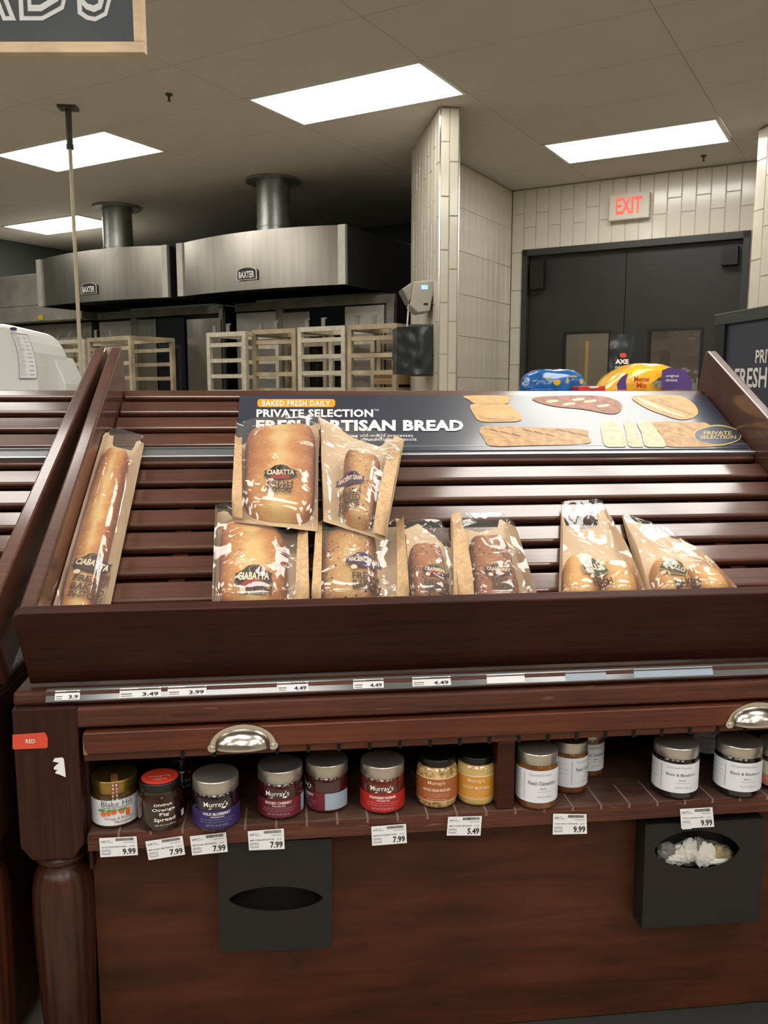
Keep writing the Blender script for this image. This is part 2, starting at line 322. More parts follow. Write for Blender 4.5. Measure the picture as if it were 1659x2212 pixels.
# ceiling panels: 2x4 ft lay-in panels on the room's grid
GA, GB = 1.28, .64
LA0, LB0 = -3.66, 4.50
lamps = [(0, 0), (-2, 0), (1, 3), (-4, 3)]               # visible fixtures, in grid cells (photo)
extra = [(-4, 0), (-3, -2), (2, -2), (-2, -3), (0, -5), (3, -5), (-3, -6), (-5, -3), (1, -8), (4, -8), (-2, -9), (5, -2), (-7, -1), (3, -11), (0, -11), (6, 0)]  # unseen fixtures; the first is added to brighten the dim kitchen
extra.append((2, -3))  # unseen second fixture, added to spread the reflection down the slats
for i in range(-5, 9, 2):  # unseen store rows, added to brighten surfaces that face the camera
    for j in (-4, -7, -10, -13):
        i2 = i+(j % 2); P_ = AX*(LA0+(i2+.5)*GA)+BX*(LB0+(j+.5)*GB)
        if P_.y < .7 and P_.dot(AX) < 5.6 and P_.dot(BX) > -6.5 and (i2, j) not in extra: extra.append((i2, j))
gm = MB().box((.0015, .0015, 0), (GA-.0015, GB-.0015, .012)); g0 = None
def onframe(i, j):
    P = RM(LA0+(i+.5)*GA, LB0+(j+.5)*GB, CEIL)-CAMP; z = P.dot(fw)
    if z < .5: return False
    x = W_/2+FPX*P.dot(rt)/z; y = H_/2-FPX*P.dot(up)/z
    return -350 < x < W_+350 and -420 < y < 900
for i in range(-9, 9):
    for j in range(-14, 10):
        if (i, j) in lamps or (i, j) in extra or not onframe(i, j): continue
        L = RM(LA0+i*GA, LB0+j*GB, CEIL+.004)
        if g0 is None:
            g0 = gm.build('ceiling_panel', 'ceiling_paint', ceil); g0.location = L; g0.rotation_euler = (0, 0, TH)
        else: place_copy(g0, 'ceiling_panel', ceil, L, TH)
rest = MB()
for i in range(-10, 10):
    for j in range(-15, 12):
        if (i, j) in lamps or (i, j) in extra or onframe(i, j): continue
        room_box(rest, LA0+i*GA+.003, LA0+(i+1)*GA-.003, LB0+j*GB+.003, LB0+(j+1)*GB-.003, CEIL+.004, CEIL+.016)
rest.build('ceiling_panel_field', 'ceiling_paint', ceil, kind='stuff')
LAB = {(0, 0): 'recessed ceiling light nearest the top centre of the photo, left of the tiled column', (-2, 0): 'recessed ceiling light crossed by the thin cream pole, larger of the two at left',
       (1, 3): 'recessed ceiling light above the red lettered exit sign', (-4, 3): 'smallest recessed ceiling light, far left beside the round duct'}
def lamp(i, j):
    a, b = LA0+i*GA, LB0+j*GB
    t = thing('ceiling_light', RM(a+GA/2, b+GB/2, CEIL), LAB.get((i, j), 'unseen recessed ceiling light outside the frame'), 'light', 'recessed ceiling lights' if (i, j) in LAB else 'ceiling lights behind the viewer', TH)
    f = MB(); w = .02
    room_box(f, a+w/2, a+w*1.6, b+w/2, b+GB-w/2, CEIL-.004, CEIL+.02); room_box(f, a+GA-w*1.6, a+GA-w/2, b+w/2, b+GB-w/2, CEIL-.004, CEIL+.02)
    room_box(f, a+w*1.6, a+GA-w*1.6, b+w/2, b+w*1.4, CEIL-.004, CEIL+.02); room_box(f, a+w*1.6, a+GA-w*1.6, b+GB-w*1.4, b+GB-w/2, CEIL-.004, CEIL+.02)
    f.build('frame', 'white_enamel', t)
    room_box(MB(), a+w*1.6, a+GA-w*1.6, b+w*1.4, b+GB-w*1.4, CEIL, CEIL+.01).build('diffuser', 'diffuser', t)
for c in lamps+extra: lamp(*c)

# outer shell
EB = 7.73                                                  # exit wall plane
DL, DR, DT = -3.005, -1.034, 2.497                         # door opening
w = MB(); room_box(w, -3.125, DL, EB, EB+.14, 0, CEIL); room_box(w, DR, 4.5, EB, EB+.14, 0, CEIL); room_box(w, DL, DR, EB, EB+.14, DT, CEIL)
exitwall = w.build('wall_exit', 'grout', kind='structure')
w = MB(); room_box(w, -3.26, -3.125, 6.45, EB+.14, 0, CEIL); innerwall = w.build('wall_passage', 'grout', kind='structure')
room_box(MB(), -9.7, -9.53, -3, 9.2, 0, CEIL).build('wall_left', 'kitchen_paint', kind='structure')
room_box(MB(), -9.7, -3.26, 8.6, 8.75, 0, CEIL).build('wall_back', 'kitchen_paint', kind='structure')
room_box(MB(), -9.7, 9, -7.4, -7.2, 0, CEIL).build('wall_front', 'store_wall', kind='structure')
room_box(MB(), 6.4, 6.55, -7.2, 7.7, 0, CEIL).build('wall_right', 'store_wall', kind='structure')
# partition end (column) clad in tile; near face parallel to the table
C0, C1, CY = 1.036, 1.166, 5.8
colw = MB().prism([(C0, CY, 0), (C1, CY, 0), (1.40, 7.0, 0), (1.0, 6.83, 0)], (0, 0, CEIL)).build('wall_column', 'grout', kind='structure')
# right-hand tiled return
rc = onZ(1640, 280, CEIL); rc2 = onZ(1659, 271, CEIL); dr = (rc2-rc).normalized(); nr = Vector((dr.y, -dr.x, 0))
if nr.dot(rc) < 0: nr = -nr
retw = MB().prism([rc.xy.to_3d(), (rc+dr*1.6).xy.to_3d(), (rc+dr*1.6+nr*.6).xy.to_3d(), (rc+nr*.6).xy.to_3d()], (0, 0, CEIL)).build('wall_return', 'grout', kind='structure')
# tiles
TW, TL = .1175, .345
tile_src = {}
def tiles(parent, org, ux, nx, ztop, zbot, skip=None, wid=TW, nrm=None, off=0, matn='tile', edge=True):
    """columns of upright tiles from org along ux; nx columns; running-bond joints"""
    nrm = nrm.normalized(); k = 0
    for i in range(nx):
        z1 = ztop; first = TL*(.62 if (i+off) % 2 else .98) if edge else TL
        h = first
        while z1 > zbot+.02:
            z0 = max(z1-h, zbot); hh = z1-z0
            zz0, zz1 = z0, z1
            u0 = i*wid
            if skip and skip(u0+wid/2, (z0+z1)/2): 
                z1 = z0; h = TL; continue
            if skip and skip(u0+wid/2, z0+.01): zz0 = DT
            hh = zz1-zz0; key = (round(hh, 3), round(wid, 4), matn, round(nrm.x, 3))
            base = org+ux*u0; base = Vector((base.x, base.y, zz0))
            if key not in tile_src:
                g = .0022; mb = MB(); t = .006
                A = [ux*g+ZX*g, ux*(wid-g)+ZX*g, ux*(wid-g)+ZX*(hh-g), ux*g+ZX*(hh-g)]
                bq = .003; B2 = [ux*(g+bq)+ZX*(g+bq)+nrm*t, ux*(wid-g-bq)+ZX*(g+bq)+nrm*t, ux*(wid-g-bq)+ZX*(hh-g-bq)+nrm*t, ux*(g+bq)+ZX*(hh-g-bq)+nrm*t]
                mb.add(A+B2, [(4, 5, 6, 7), (0, 1, 5, 4), (1, 2, 6, 5), (2, 3, 7, 6), (3, 0, 4, 7)])
                o = mb.build('tile', matn, parent); o.location = base; tile_src[key] = o
            else: place_copy(tile_src[key], 'tile', parent, base)
            # hand-set tiles are never perfectly flat
            o = COL.objects[-1]; o.rotation_euler = (random.uniform(-.004, .004), random.uniform(-.004, .004), random.uniform(-.006, .006)); k += 1
            z1 = z0; h = TL
    return k
tiles(exitwall, RM(-3.12, EB, 0), AX, 29, CEIL-.004, 1.0, skip=lambda u, z: (DL+3.12-.02 < u < DR+3.12+.02) and z < DT, nrm=-BX, off=1)
tiles(innerwall, RM(-3.125, EB-.01, 0), -BX, 10, CEIL-.004, 1.0, nrm=AX, off=0, matn='tile_warm', edge=False)
tiles(colw, Vector((C0+.004, CY, 0)), Vector((1, 0, 0)), 2, CEIL-.004, .9, wid=(C1-C0-.008)/2, nrm=Vector((0, -1, 0)), off=1, matn='tile_warm')
lw = Vector((1.0, 6.83, 0))-Vector((C0, CY, 0)); lwn = Vector((-lw.y, lw.x, 0)).normalized()
tiles(colw, Vector((C0, CY+.012, 0)), lw.normalized(), 9, CEIL-.004, .9, wid=lw.length/9.15, nrm=lwn, off=0, matn='tile_warm')
tiles(retw, rc.xy.to_3d(), dr, 6, CEIL-.004, .9, nrm=-nr, off=1)
t1 = MB()
for X, Y in ((C0-.004, CY-.004), (C1-.004, CY-.004)): t1.box((X, Y, 0), (X+.008, Y+.008, CEIL))
t1.build('trim_1', 'steel_trim', kind='structure')
room_box(MB(), -3.124, -3.118, EB-.008, EB-.002, 0, CEIL).build('trim_2', 'base_rubber', kind='structure')
# double door, its frame and the room behind
def door(name, a0, a1, wa0, wa1, hinge_left):
    z1 = DT-.06; wz0, wz1 = 1.15, 1.722
    y0, y1 = EB+.04, EB+.085; m = MB()
    room_box(m, a0, wa0, y0, y1, .01, z1); room_box(m, wa1, a1, y0, y1, .01, z1); room_box(m, wa0, wa1, y0, y1, wz1, z1); room_box(m, wa0, wa1, y0, y1, .01, wz0)
    d = m.build(name, 'door_paint', kind='structure')
    m = MB(); r = .018
    for q in ((wa0-r, wa0+.004, wz0-r, wz1+r), (wa1-.004, wa1+r, wz0-r, wz1+r)): room_box(m, q[0], q[1], y0-.008, y0, q[2], q[3])
    for q in ((wz0-r, wz0+.004), (wz1-.004, wz1+r)): room_box(m, wa0, wa1, y0-.008, y0, q[0], q[1])
    m.build('window_bead', 'black_plastic', d)
    room_box(MB(), wa0, wa1, y0+.015, y0+.021, wz0, wz1).build('pane', 'pane_film' if hinge_left else 'wrap_film', d)
    ha = a0+.03 if hinge_left else a1-.16
    room_box(MB(), ha, ha+.13, y0-.07, y0, z1-.3 if hinge_left else z1-.2, z1-.05).build('door_closer', 'black_plastic', d)
    return d
dm = (DL+DR)/2-.03
d1 = door('door_1', DL+.055, dm-.003, -2.590, -2.177, True); d2 = door('door_2', dm+.003, DR-.055, -1.817, -1.388, False)
m = MB(); room_box(m, DL, DL+.05, EB-.02, EB+.14, 0, DT); room_box(m, DR-.05, DR, EB-.02, EB+.14, 0, DT); room_box(m, DL, DR, EB-.02, EB+.14, DT-.055, DT)
m.build('trim_3', 'frame_paint', kind='structure')
m = MB(); room_box(m, -3.3, .2, 10.4, 10.5, 0, CEIL); room_box(m, -3.4, -3.3, EB+.14, 10.4, 0, CEIL); room_box(m, .2, .3, EB+.14, 10.4, 0, CEIL); m.build('wall_storeroom', 'backroom', kind='structure')
bx_ = [(-2.5, -2.0, 1.62, 'brown carton stack seen through the left door window'), (-1.9, -1.35, 1.55, 'brown carton stack seen through the right door window')]
for a0, a1, z1, lb in bx_:
    t = thing('carton_stack', RM((a0+a1)/2, 9.3, 0), lb, 'boxes', 'cartons in the storeroom', TH); n = 4
    for q in range(n): room_box(MB(), a0+.01*q, a1-.01*(q % 2), 9.05, 9.55, z1*q/n, z1*(q+1)/n-.004).build('carton', 'brown_box', t)
tag(room_box(MB(), -2.74, -2.715, 8.9, 8.925, 0, 1.72).build('yellow_pole', 'yellow_bar'), 'slim upright yellow pole behind the left door window', 'pole')
t = thing('storeroom_light', RM(-1.6, 8.5, CEIL), 'unseen ceiling light added in the storeroom behind the double doors', 'light', rz=TH)
room_box(MB(), -2.9, -1.2, 8.2, 8.8, CEIL-.02, CEIL+.01).build('diffuser', 'diffuser', t)  # unseen diffuser, enlarged so the door windows look brighter

# EXIT sign
t = thing('exit_sign', RM(-2.02, EB-.03, 2.78), 'cream exit sign with red glowing letters above the dark double doors', 'sign', rz=TH)
ex0, ex1, ez0, ez1 = -2.19, -1.845, 2.672, 2.887
room_box(MB(), ex0, ex1, EB-.075, EB-.012, ez0, ez1).build('housing', 'exit_box', t, bevel=.006)
m = MB(); put_text(m, 'EXIT', (ex0+.06, ez0+.045, ex1-.06, ez1-.03), lambda x, y: RM(x, EB-.0765, y), bold=.03); m.build('lettering', 'exit_red', t)

# sprinkler heads on the ceiling
for q, (px, py, lb) in enumerate(((365, 204, 'small dark sprinkler head left of the largest ceiling light'), (1520, 337, 'small sprinkler head between the exit sign and the right ceiling light'))):
    P = onZ(px, py, CEIL); t = thing('sprinkler', P, lb, 'sprinkler', 'ceiling sprinklers')
    MB().cyl(P+ZX*.004, P-ZX*.006, .024, .02).build('rosette', 'dark_pipe', t)
    MB().cyl(P, P-ZX*.038, .009, .007).cyl(P-ZX*.038, P-ZX*.041, .012, .012).build('head', 'dark_pipe', t)
# ceiling pole
P = onZ(147, 232, CEIL); t = thing('ceiling_pole', (P.x, P.y, 0), 'thin cream pole from floor to ceiling in front of the bakery ovens', 'pole')
MB().cyl((P.x, P.y, 0), (P.x, P.y, 2.8), .0125).build('pole', 'cream_pipe', t)
MB().cyl((P.x, P.y, 2.8), (P.x, P.y, CEIL), .02).cyl((P.x, P.y, 2.78), (P.x, P.y, 2.81), .024).build('sleeve', 'dark_pipe', t)
MB().box((P.x-.06, P.y-.05, CEIL-.012), (P.x+.06, P.y+.05, CEIL)).build('ceiling_plate', 'dark_pipe', t)

# ================================================================ THE BAKERY KITCHEN
def hood(a0, a1, label, textpx, duct):
    c = (a0+a1)/2; zb, zt = 2.062, 2.534; t = thing('oven_hood', RM(c, 6.5, zb), label, 'hood', 'oven hoods', TH)
    n = 28; prof = []
    for i in range(n+1):
        s = i/n; a = a0+.07+(a1-a0-.14)*s; prof.append((a, 6.0-.09*(1-(2*s-1)**2), .014*(1-(2*s-1)**2)))
    m = MB(); pts = prof
    m.add([RM(a, b, zb) for a, b, k in pts]+[RM(a, b, zt+k) for a, b, k in pts], [(i, i+1, n+2+i, n+1+i) for i in range(n)], 0, True)
    m.build('front_panel', 'brushed', t)
    room_box(MB(), a0, a0+.07, 5.985, 6.02, zb, zt).build('end_strip', 'steel', t); room_box(MB(), a1-.07, a1, 5.985, 6.02, zb, zt).build('end_strip', 'steel', t)
    room_box(MB(), a0, a0+.02, 6.02, 7.1, zb, zt-.01).build('side_panel', 'dark_oven', t); room_box(MB(), a1-.02, a1, 6.02, 7.1, zb, zt-.01).build('side_panel', 'dark_oven', t)
    m = MB(); P = [(a, b+.004) for a, b, k in pts]+[(a1, 7.1), (a0, 7.1)]; m.prism([RM(a, b, zt-.012) for a, b in P], (0, 0, .01)); m.build('top_panel', 'steel_dull', t)
    m = MB(); room_box(m, a0+.02, a1-.02, 6.35, 7.1, zb+.06, zb+.08); m.build('soffit', 'dark_oven', t)
    # duct up to the ceiling with collar
    a, b = duct; r = .148
    m = MB(); m.cyl(RM(a, b, zt-.02), RM(a, b, CEIL), r, n=36).cyl(RM(a, b, zt+.1), RM(a, b, zt+.115), r+.006, n=36).build('duct', 'duct_steel', t)
    MB().cyl(RM(a, b, zt-.01), RM(a, b, zt+.10), r-.03, n=36).build('duct_collar', 'steel', t)
    MB().cyl(RM(a, b, CEIL-.02), RM(a, b, CEIL), r+.095, n=36).build('ceiling_flange', 'duct_steel', t)
    # badge
    px, py = textpx; Q = onB(px, py, 5.91); qa, qz = Q.dot(AX), Q.z; s = (qa-(a0+.07))/(a1-a0-.14); bq = 6.0-.09*(1-(2*s-1)**2)-.012
    F = lambda x, y: RM(qa+x, bq, qz+y); G = lambda x, y: RM(qa+x, bq-.004, qz+y); H = lambda x, y: RM(qa+x, bq-.006, qz+y)
    arch = lambda k: [(-.1*k, -.045*k), (.1*k, -.045*k), (.1*k, .02*k)]+[(.1*k*cos(u), .02*k+.032*k*sin(u)) for u in [pi*i/8 for i in range(1, 8)]]+[(-.1*k, .02*k)]
    mb = MB().prism([F(x, y) for x, y in arch(1.12)], -BX*.003); bd = mb.build('badge', 'steel', t)
    mb = MB(); poly(mb, arch(1.0), G); mb.build('badge_field', 'ink_black', bd)
    mb = MB(); put_text(mb, 'BAXTER', (-.085, -.034, .085, .022), H, bold=.02); mb.build('lettering', 'ink_white', bd)
    return t
hood(-5.70, -3.857, 'nearer right stainless oven hood with curved front and dark arched badge', (535, 592), (-4.807, 6.289))
hood(-7.65, -5.818, 'further left stainless oven hood with curved front, behind the thin pole', (194, 624), (-6.868, 6.38))

OB = 6.55
def pa(px, b=OB, y=760): return onB(px, y, b).dot(AX)
def oven(x0, x1, label, panels):
    a0, a1 = pa(x0), pa(x1); t = thing('rack_oven', RM((a0+a1)/2, 7, 0), label, 'oven', 'rack ovens', TH)
    room_box(MB(), a0, a1, OB+.02, 7.6, 0, 2.02).build('body', 'dark_oven', t)
    room_box(MB(), a0, a1, OB-.02, OB+.02, 1.955, 2.03).build('header', 'steel_dull', t)
    for (p0, p1, z0, z1, nm, mt, d) in panels:
        room_box(MB(), pa(p0)+.004, pa(p1)-.004, OB-.012-d, OB+.018, z0, z1).build(nm, mt, t, bevel=.004)
    return t
ov2 = oven(512, 855, 'right rack oven under the nearer hood, behind the baking racks', [
    (513, 600, .2, 1.94, 'side_panel', 'steel', 0), (600, 616, .2, 1.955, 'door_frame', 'steel_dull', .02), (616, 675, .2, 1.92, 'door_panel', 'brushed', .03),
    (675, 750, .2, 1.92, 'door_glass', 'dark_glass', .02), (750, 835, .2, 1.94, 'door_panel', 'steel', .03), (837, 855, .0, 2.02, 'door_frame', 'steel_dull', .02)])
ov1 = oven(217, 487, 'left rack oven with dark glass door, right of the thin pole', [
    (218, 288, .2, 1.93, 'side_panel', 'steel', 0), (289, 302, .2, 1.95, 'door_frame', 'steel_dull', .02), (303, 345, .2, 1.93, 'door_panel', 'brushed', .03),
    (345, 405, .2, 1.93, 'door_glass', 'dark_glass', .02), (478, 487, .0, 2.0, 'door_frame', 'steel', .02)])
# stainless plate (open oven door) standing proud of the left oven
t = thing('steel_sheet', RM(pa(440, 6.1), 6.1, 0), 'tall dented stainless sheet standing between the two rack ovens', 'panel', rz=TH)
m = MB(); sa0, sa1 = pa(405, 6.1), pa(478, 6.1)
m.grid(lambda u, v: RM(sa0+(sa1-sa0)*u, 6.1+.012*noise.noise(Vector((u*3, v*4, 2))), .1+v*1.76), 14, 24); m.grid(lambda u, v: RM(sa0+(sa1-sa0)*u, 6.12, .1+v*1.76), 1, 1); m.build('sheet', 'brushed', t)
room_box(MB(), sa0, sa0+.02, 6.11, 6.16, 0, 1.86).build('frame', 'steel_dull', t)
# far-left flat hood and its proofer cabinet
t = thing('wall_hood', RM(-8.5, 6.9, 1.98), 'plain grey boxed hood at the far left with a small yellow sticker', 'hood', rz=TH)
room_box(MB(), -9.5, -7.62, 6.6, 7.3, 2.17, 2.52).build('upper_box', 'steel', t, bevel=.006)
room_box(MB(), -9.5, -7.70, 6.58, 7.3, 1.985, 2.162).build('lower_box', 'steel', t, bevel=.006)
Q = onB(88, 686, 6.57); tag(MB().prism([Q-AX*.04-ZX*.025, Q+AX*.04-ZX*.025, Q+AX*.04+ZX*.025, Q-AX*.04+ZX*.025], -BX*.002).build('yellow_sticker', 'warn_yellow', t))
t = thing('proofer', RM(-8.5, 7.2, 0), 'pale stainless proofer cabinet below the plain hood at far left', 'cabinet', rz=TH)
room_box(MB(), -9.4, -7.74, 6.75, 7.5, 0, 1.96).build('body', 'steel_dull', t)
room_box(MB(), pa(92, 6.72), pa(182, 6.72), 6.70, 6.75, .3, 1.80).build('door', 'steel', t, bevel=.01)
room_box(MB(), pa(183, 6.72), pa(200, 6.72), 6.72, 6.75, 0, 1.92).build('end_post', 'steel_dull', t)

# baking racks (aluminium, with slides and corner castings)
def rack(px0, px1, b, ztop, mt, label, step=.134, hooks=True, first=.0, rz=0, wid=None):
    a0 = pa(px0, b, 780); a1 = pa(px1, b, 780) if wid is None else a0+wid; D = .5; u = .038
    t = thing('baking_rack', RM((a0+a1)/2, b+D/2, 0), label, 'rack', 'aluminium baking racks', TH+rz)
    keep = WM[t.name].copy()
    if rz: WM[t.name] = Matrix.Translation(Vector(t.location)) @ Matrix.Rotation(TH, 4, 'Z')
    for ia, aa in enumerate((a0, a1-u)):
        for ib, bb in enumerate((b, b+D-u)): room_box(MB(), aa, aa+u, bb, bb+u, .1, ztop).build('upright', mt if ia+ib else mt, t)
    for bb in (b, b+D-u): room_box(MB(), a0+u, a1-u, bb, bb+u, ztop-u, ztop).build('top_rail', mt, t); room_box(MB(), a0+u, a1-u, bb, bb+u, .1, .1+u).build('bottom_rail', mt, t)
    for aa in (a0, a1-u): room_box(MB(), aa, aa+u, b+u, b+D-u, ztop-u, ztop).build('side_rail', mt, t)
    z = ztop-.125-first; src = None
    while z > .2:
        for bb in (b+.004, b+D-.02):
            m = MB(); room_box(m, a0+u, a1-u, bb, bb+.016, z, z+.034)
            if bb == b+.004: room_box(m, a0+u, a1-u, bb+.016, bb+.05, z, z+.004)
            m.build('slide', mt, t)
        z -= step
    for aa in (a0, a1-u):
        for bb in (b, b+D-u): c = RM(aa+u/2, bb+u/2, 0); MB().cyl(c-AX*.015+ZX*.05, c+AX*.015+ZX*.05, .05, n=16).build('caster', 'black_plastic', t)
    if hooks:
        for k in (.15, .5):
            q = a0+(a1-a0)*k; m = MB(); room_box(m, q, q+.035, b+.01, b+.02, ztop, ztop+.07); room_box(m, q, q+.05, b+.01, b+.02, ztop+.06, ztop+.07); m.build('lift_bracket', 'steel_dull', t)
    WM[t.name] = keep
    return t
RB = 5.85
rack(447, 531, RB-.1, 1.70, 'rack_alu', 'leftmost bright rack of the four in front of the right oven')
rack(545, 638, RB, 1.715, 'rack_rust', 'rust-stained rack, second of the four in front of the right oven')
rack(643, 745, RB, 1.72, 'rack_alu', 'third of the four racks before the right oven, left of the rusty last one')
rack(750, 856, RB, 1.72, 'rack_rust', 'rightmost rusty rack of the four, beside the black plastic covered box')
rack(113, 184, RB, 1.70, 'rack_alu', 'bright rack directly behind the thin cream pole')
rack(75, 108, RB, 1.68, 'rack_rust', 'narrow rack edge at far left above the white slicer', wid=.3)
rack(187, 296, RB-.25, 1.69, 'rack_rust', 'rack right of the thin pole, turned askew behind the dark side boards', rz=-.12)
t0 = RM(pa(800, RB), RB+.25, 0)
t = thing('sheet_pan', t0+ZX*1.37, 'film-wrapped sheet pan on the rightmost rusty rack', 'pan', rz=TH)
a0 = pa(770, RB)+.02; a1 = pa(846, RB)
room_box(MB(), a0, a1, RB+.03, RB+.44, 1.47, 1.485).build('pan', 'steel_dull', t)
m = MB(); m.grid(lambda u, v: RM(a0+(a1-a0)*u, RB+.03+.41*v, 1.49+.035*sin(pi*u)*(.4+.6*v)+.008*noise.noise(Vector((u*9, v*9, 0)))), 16, 16); m.build('wrap', 'wrap_film', t)
t = thing('carton', RM(pa(812, RB), RB+.25, 1.13), 'small brown carton on the rightmost rusty rack', 'box', rz=TH)
room_box(MB(), pa(800, RB), pa(848, RB), RB+.05, RB+.4, 1.252, 1.32).build('carton_body', 'cardboard', t)
m = MB(); room_box(m, pa(800, RB), pa(848, RB), RB+.049, RB+.4, 1.285, 1.289); m.build('tape', 'kraft', t)

# soap dispenser and black-wrapped box on the partition's left face
Y0 = 5.95
def wx(px, py, Y=Y0): p = onY(px, py, Y); return (p.x, p.z)
t = thing('towel_dispenser', (C0-.1, Y0+.07, 2.0), 'grey tapered paper towel dispenser with a small blue display on the tiled column', 'dispenser')
pr = [wx(*q) for q in ((942, 604), (893, 608), (886, 660), (902, 676), (929, 672))]
m = MB().prism([(x, Y0, z) for x, z in pr], (0, .2, 0)); m.build('housing', 'grey_plastic', t, bevel=.008)
pr2 = [wx(*q) for q in ((893, 607), (868, 624), (884, 655), (890, 640))]
MB().prism([(x, Y0+.01, z) for x, z in pr2], (0, .19, 0)).build('cover', 'steel_dull', t, bevel=.006)
q = wx(917, 621); MB().box((q[0]-.022, Y0-.004, q[1]-.012), (q[0]+.022, Y0, q[1]+.014)).build('display', 'led', t)
q = wx(920, 657); m = MB(); m.add([(q[0]+x, Y0-.001, q[1]+z) for x, z in ellipse(0, 0, .018, .009)], [tuple(range(24))]); m.build('sensor', 'ink_black', t)
t = thing('wrapped_box', (C0-.12, Y0+.1, 1.35), 'black plastic-wrapped box hanging on the tiled column below the dispenser', 'box')
x0, z1 = wx(884, 700); x1, z0 = wx(938, 812)
m = MB().box((x0, Y0-.01, z0), (C0-.004, Y0+.25, z1)); m.build('box_body', 'frame_paint', t, bevel=.01)
xL = wx(858, 700)[0]
m = MB(); m.grid(lambda u, v: Vector((xL+(x1-.02-xL)*u, Y0-.03-.03*sin(pi*u)+.008*noise.noise(Vector((u*5, v*4, 5)))+.004*noise.noise(Vector((u*22, v*6, 5)))*(1-u)+.05*(1-u), z0+.01+(z1-z0-.03)*v)), 22, 26)
m.grid(lambda u, v: Vector((xL+.01*noise.noise(Vector((u*6, v*6, 9))), Y0+.02+.25*u, z0+.01+(z1-z0-.03)*v)), 10, 16); m.build('plastic_wrap', 'bag_black', t)
qa, qb = wx(886, 652), wx(882, 704)
tag(MB().cyl((qa[0], Y0+.06, qa[1]), (qb[0], Y0+.06, qb[1]), .006, n=8).build('cable', 'white_enamel'), 'thin pale cable hanging from the dispenser to the wrapped box', 'cable')

# hanging chalkboard sign, top left
SY = 2.6; sr = -.118
pB = onY(312, 113, SY); sx = Vector((cos(sr), sin(sr), 0)); sn = Vector((sin(sr), -cos(sr), 0))
def SP(x, z, d=0): return pB+sx*x+ZX*z+sn*d
t = thing('hanging_sign', SP(-.6, 0), 'dark chalkboard sign with white letters and pale wooden frame, hanging top left', 'sign')
SWd, SHt, fwid = 1.25, .42, .029
m = MB(); m.box((-SWd, 0, 0), (0, .03, fwid), 0, lambda v: SP(v.x, v.z, -v.y)); m.build('frame_bar', 'pale_wood', t, bevel=.002)
m = MB(); m.box((-SWd, 0, SHt-fwid), (0, .03, SHt), 0, lambda v: SP(v.x, v.z, -v.y)); m.build('frame_bar', 'pale_wood', t, bevel=.002)
for x in (-SWd, -fwid):
    m = MB(); m.box((x, 0, fwid), (x+fwid, .03, SHt-fwid), 0, lambda v: SP(v.x, v.z, -v.y)); m.build('frame_bar', 'pale_wood', t, bevel=.002)
m = MB(); m.box((-SWd+fwid, .008, fwid), (-fwid, .026, SHt-fwid), 0, lambda v: SP(v.x, v.z, -v.y)); bd = m.build('board', 'chalk', t)
c2 = onp(241, 44, sn, sn.dot(pB)); lx1 = (c2-pB).dot(sx); lz0 = c2.z-pB.z
c3 = onp(38, 44, sn, sn.dot(pB)); lx_ = (c3-pB).dot(sx); LH = .20
m = MB(); put_text(m, 'BREADS', (lx1-(lx1-lx_)*3.05, lz0, lx1, lz0+LH), lambda x, y: SP(x, y, -.0065), bold=.035, space=1.12); m.build('lettering', 'chalk_white', bd)
m = MB(); dd = .012; put_text(m, 'BREADS', (lx1-(lx1-lx_)*3.05+dd, lz0+dd, lx1-dd, lz0+LH-dd), lambda x, y: SP(x, y, -.005), bold=-.022, space=1.12); m.build('inline_strokes', 'chalk_dark', bd)
for x in (-SWd+.15, -.15): MB().cyl(SP(x, SHt, -.015), Vector((SP(x, 0, -.015).x, SP(x, 0, -.015).y, CEIL)), .0025, n=6).build('wire', 'steel', t)

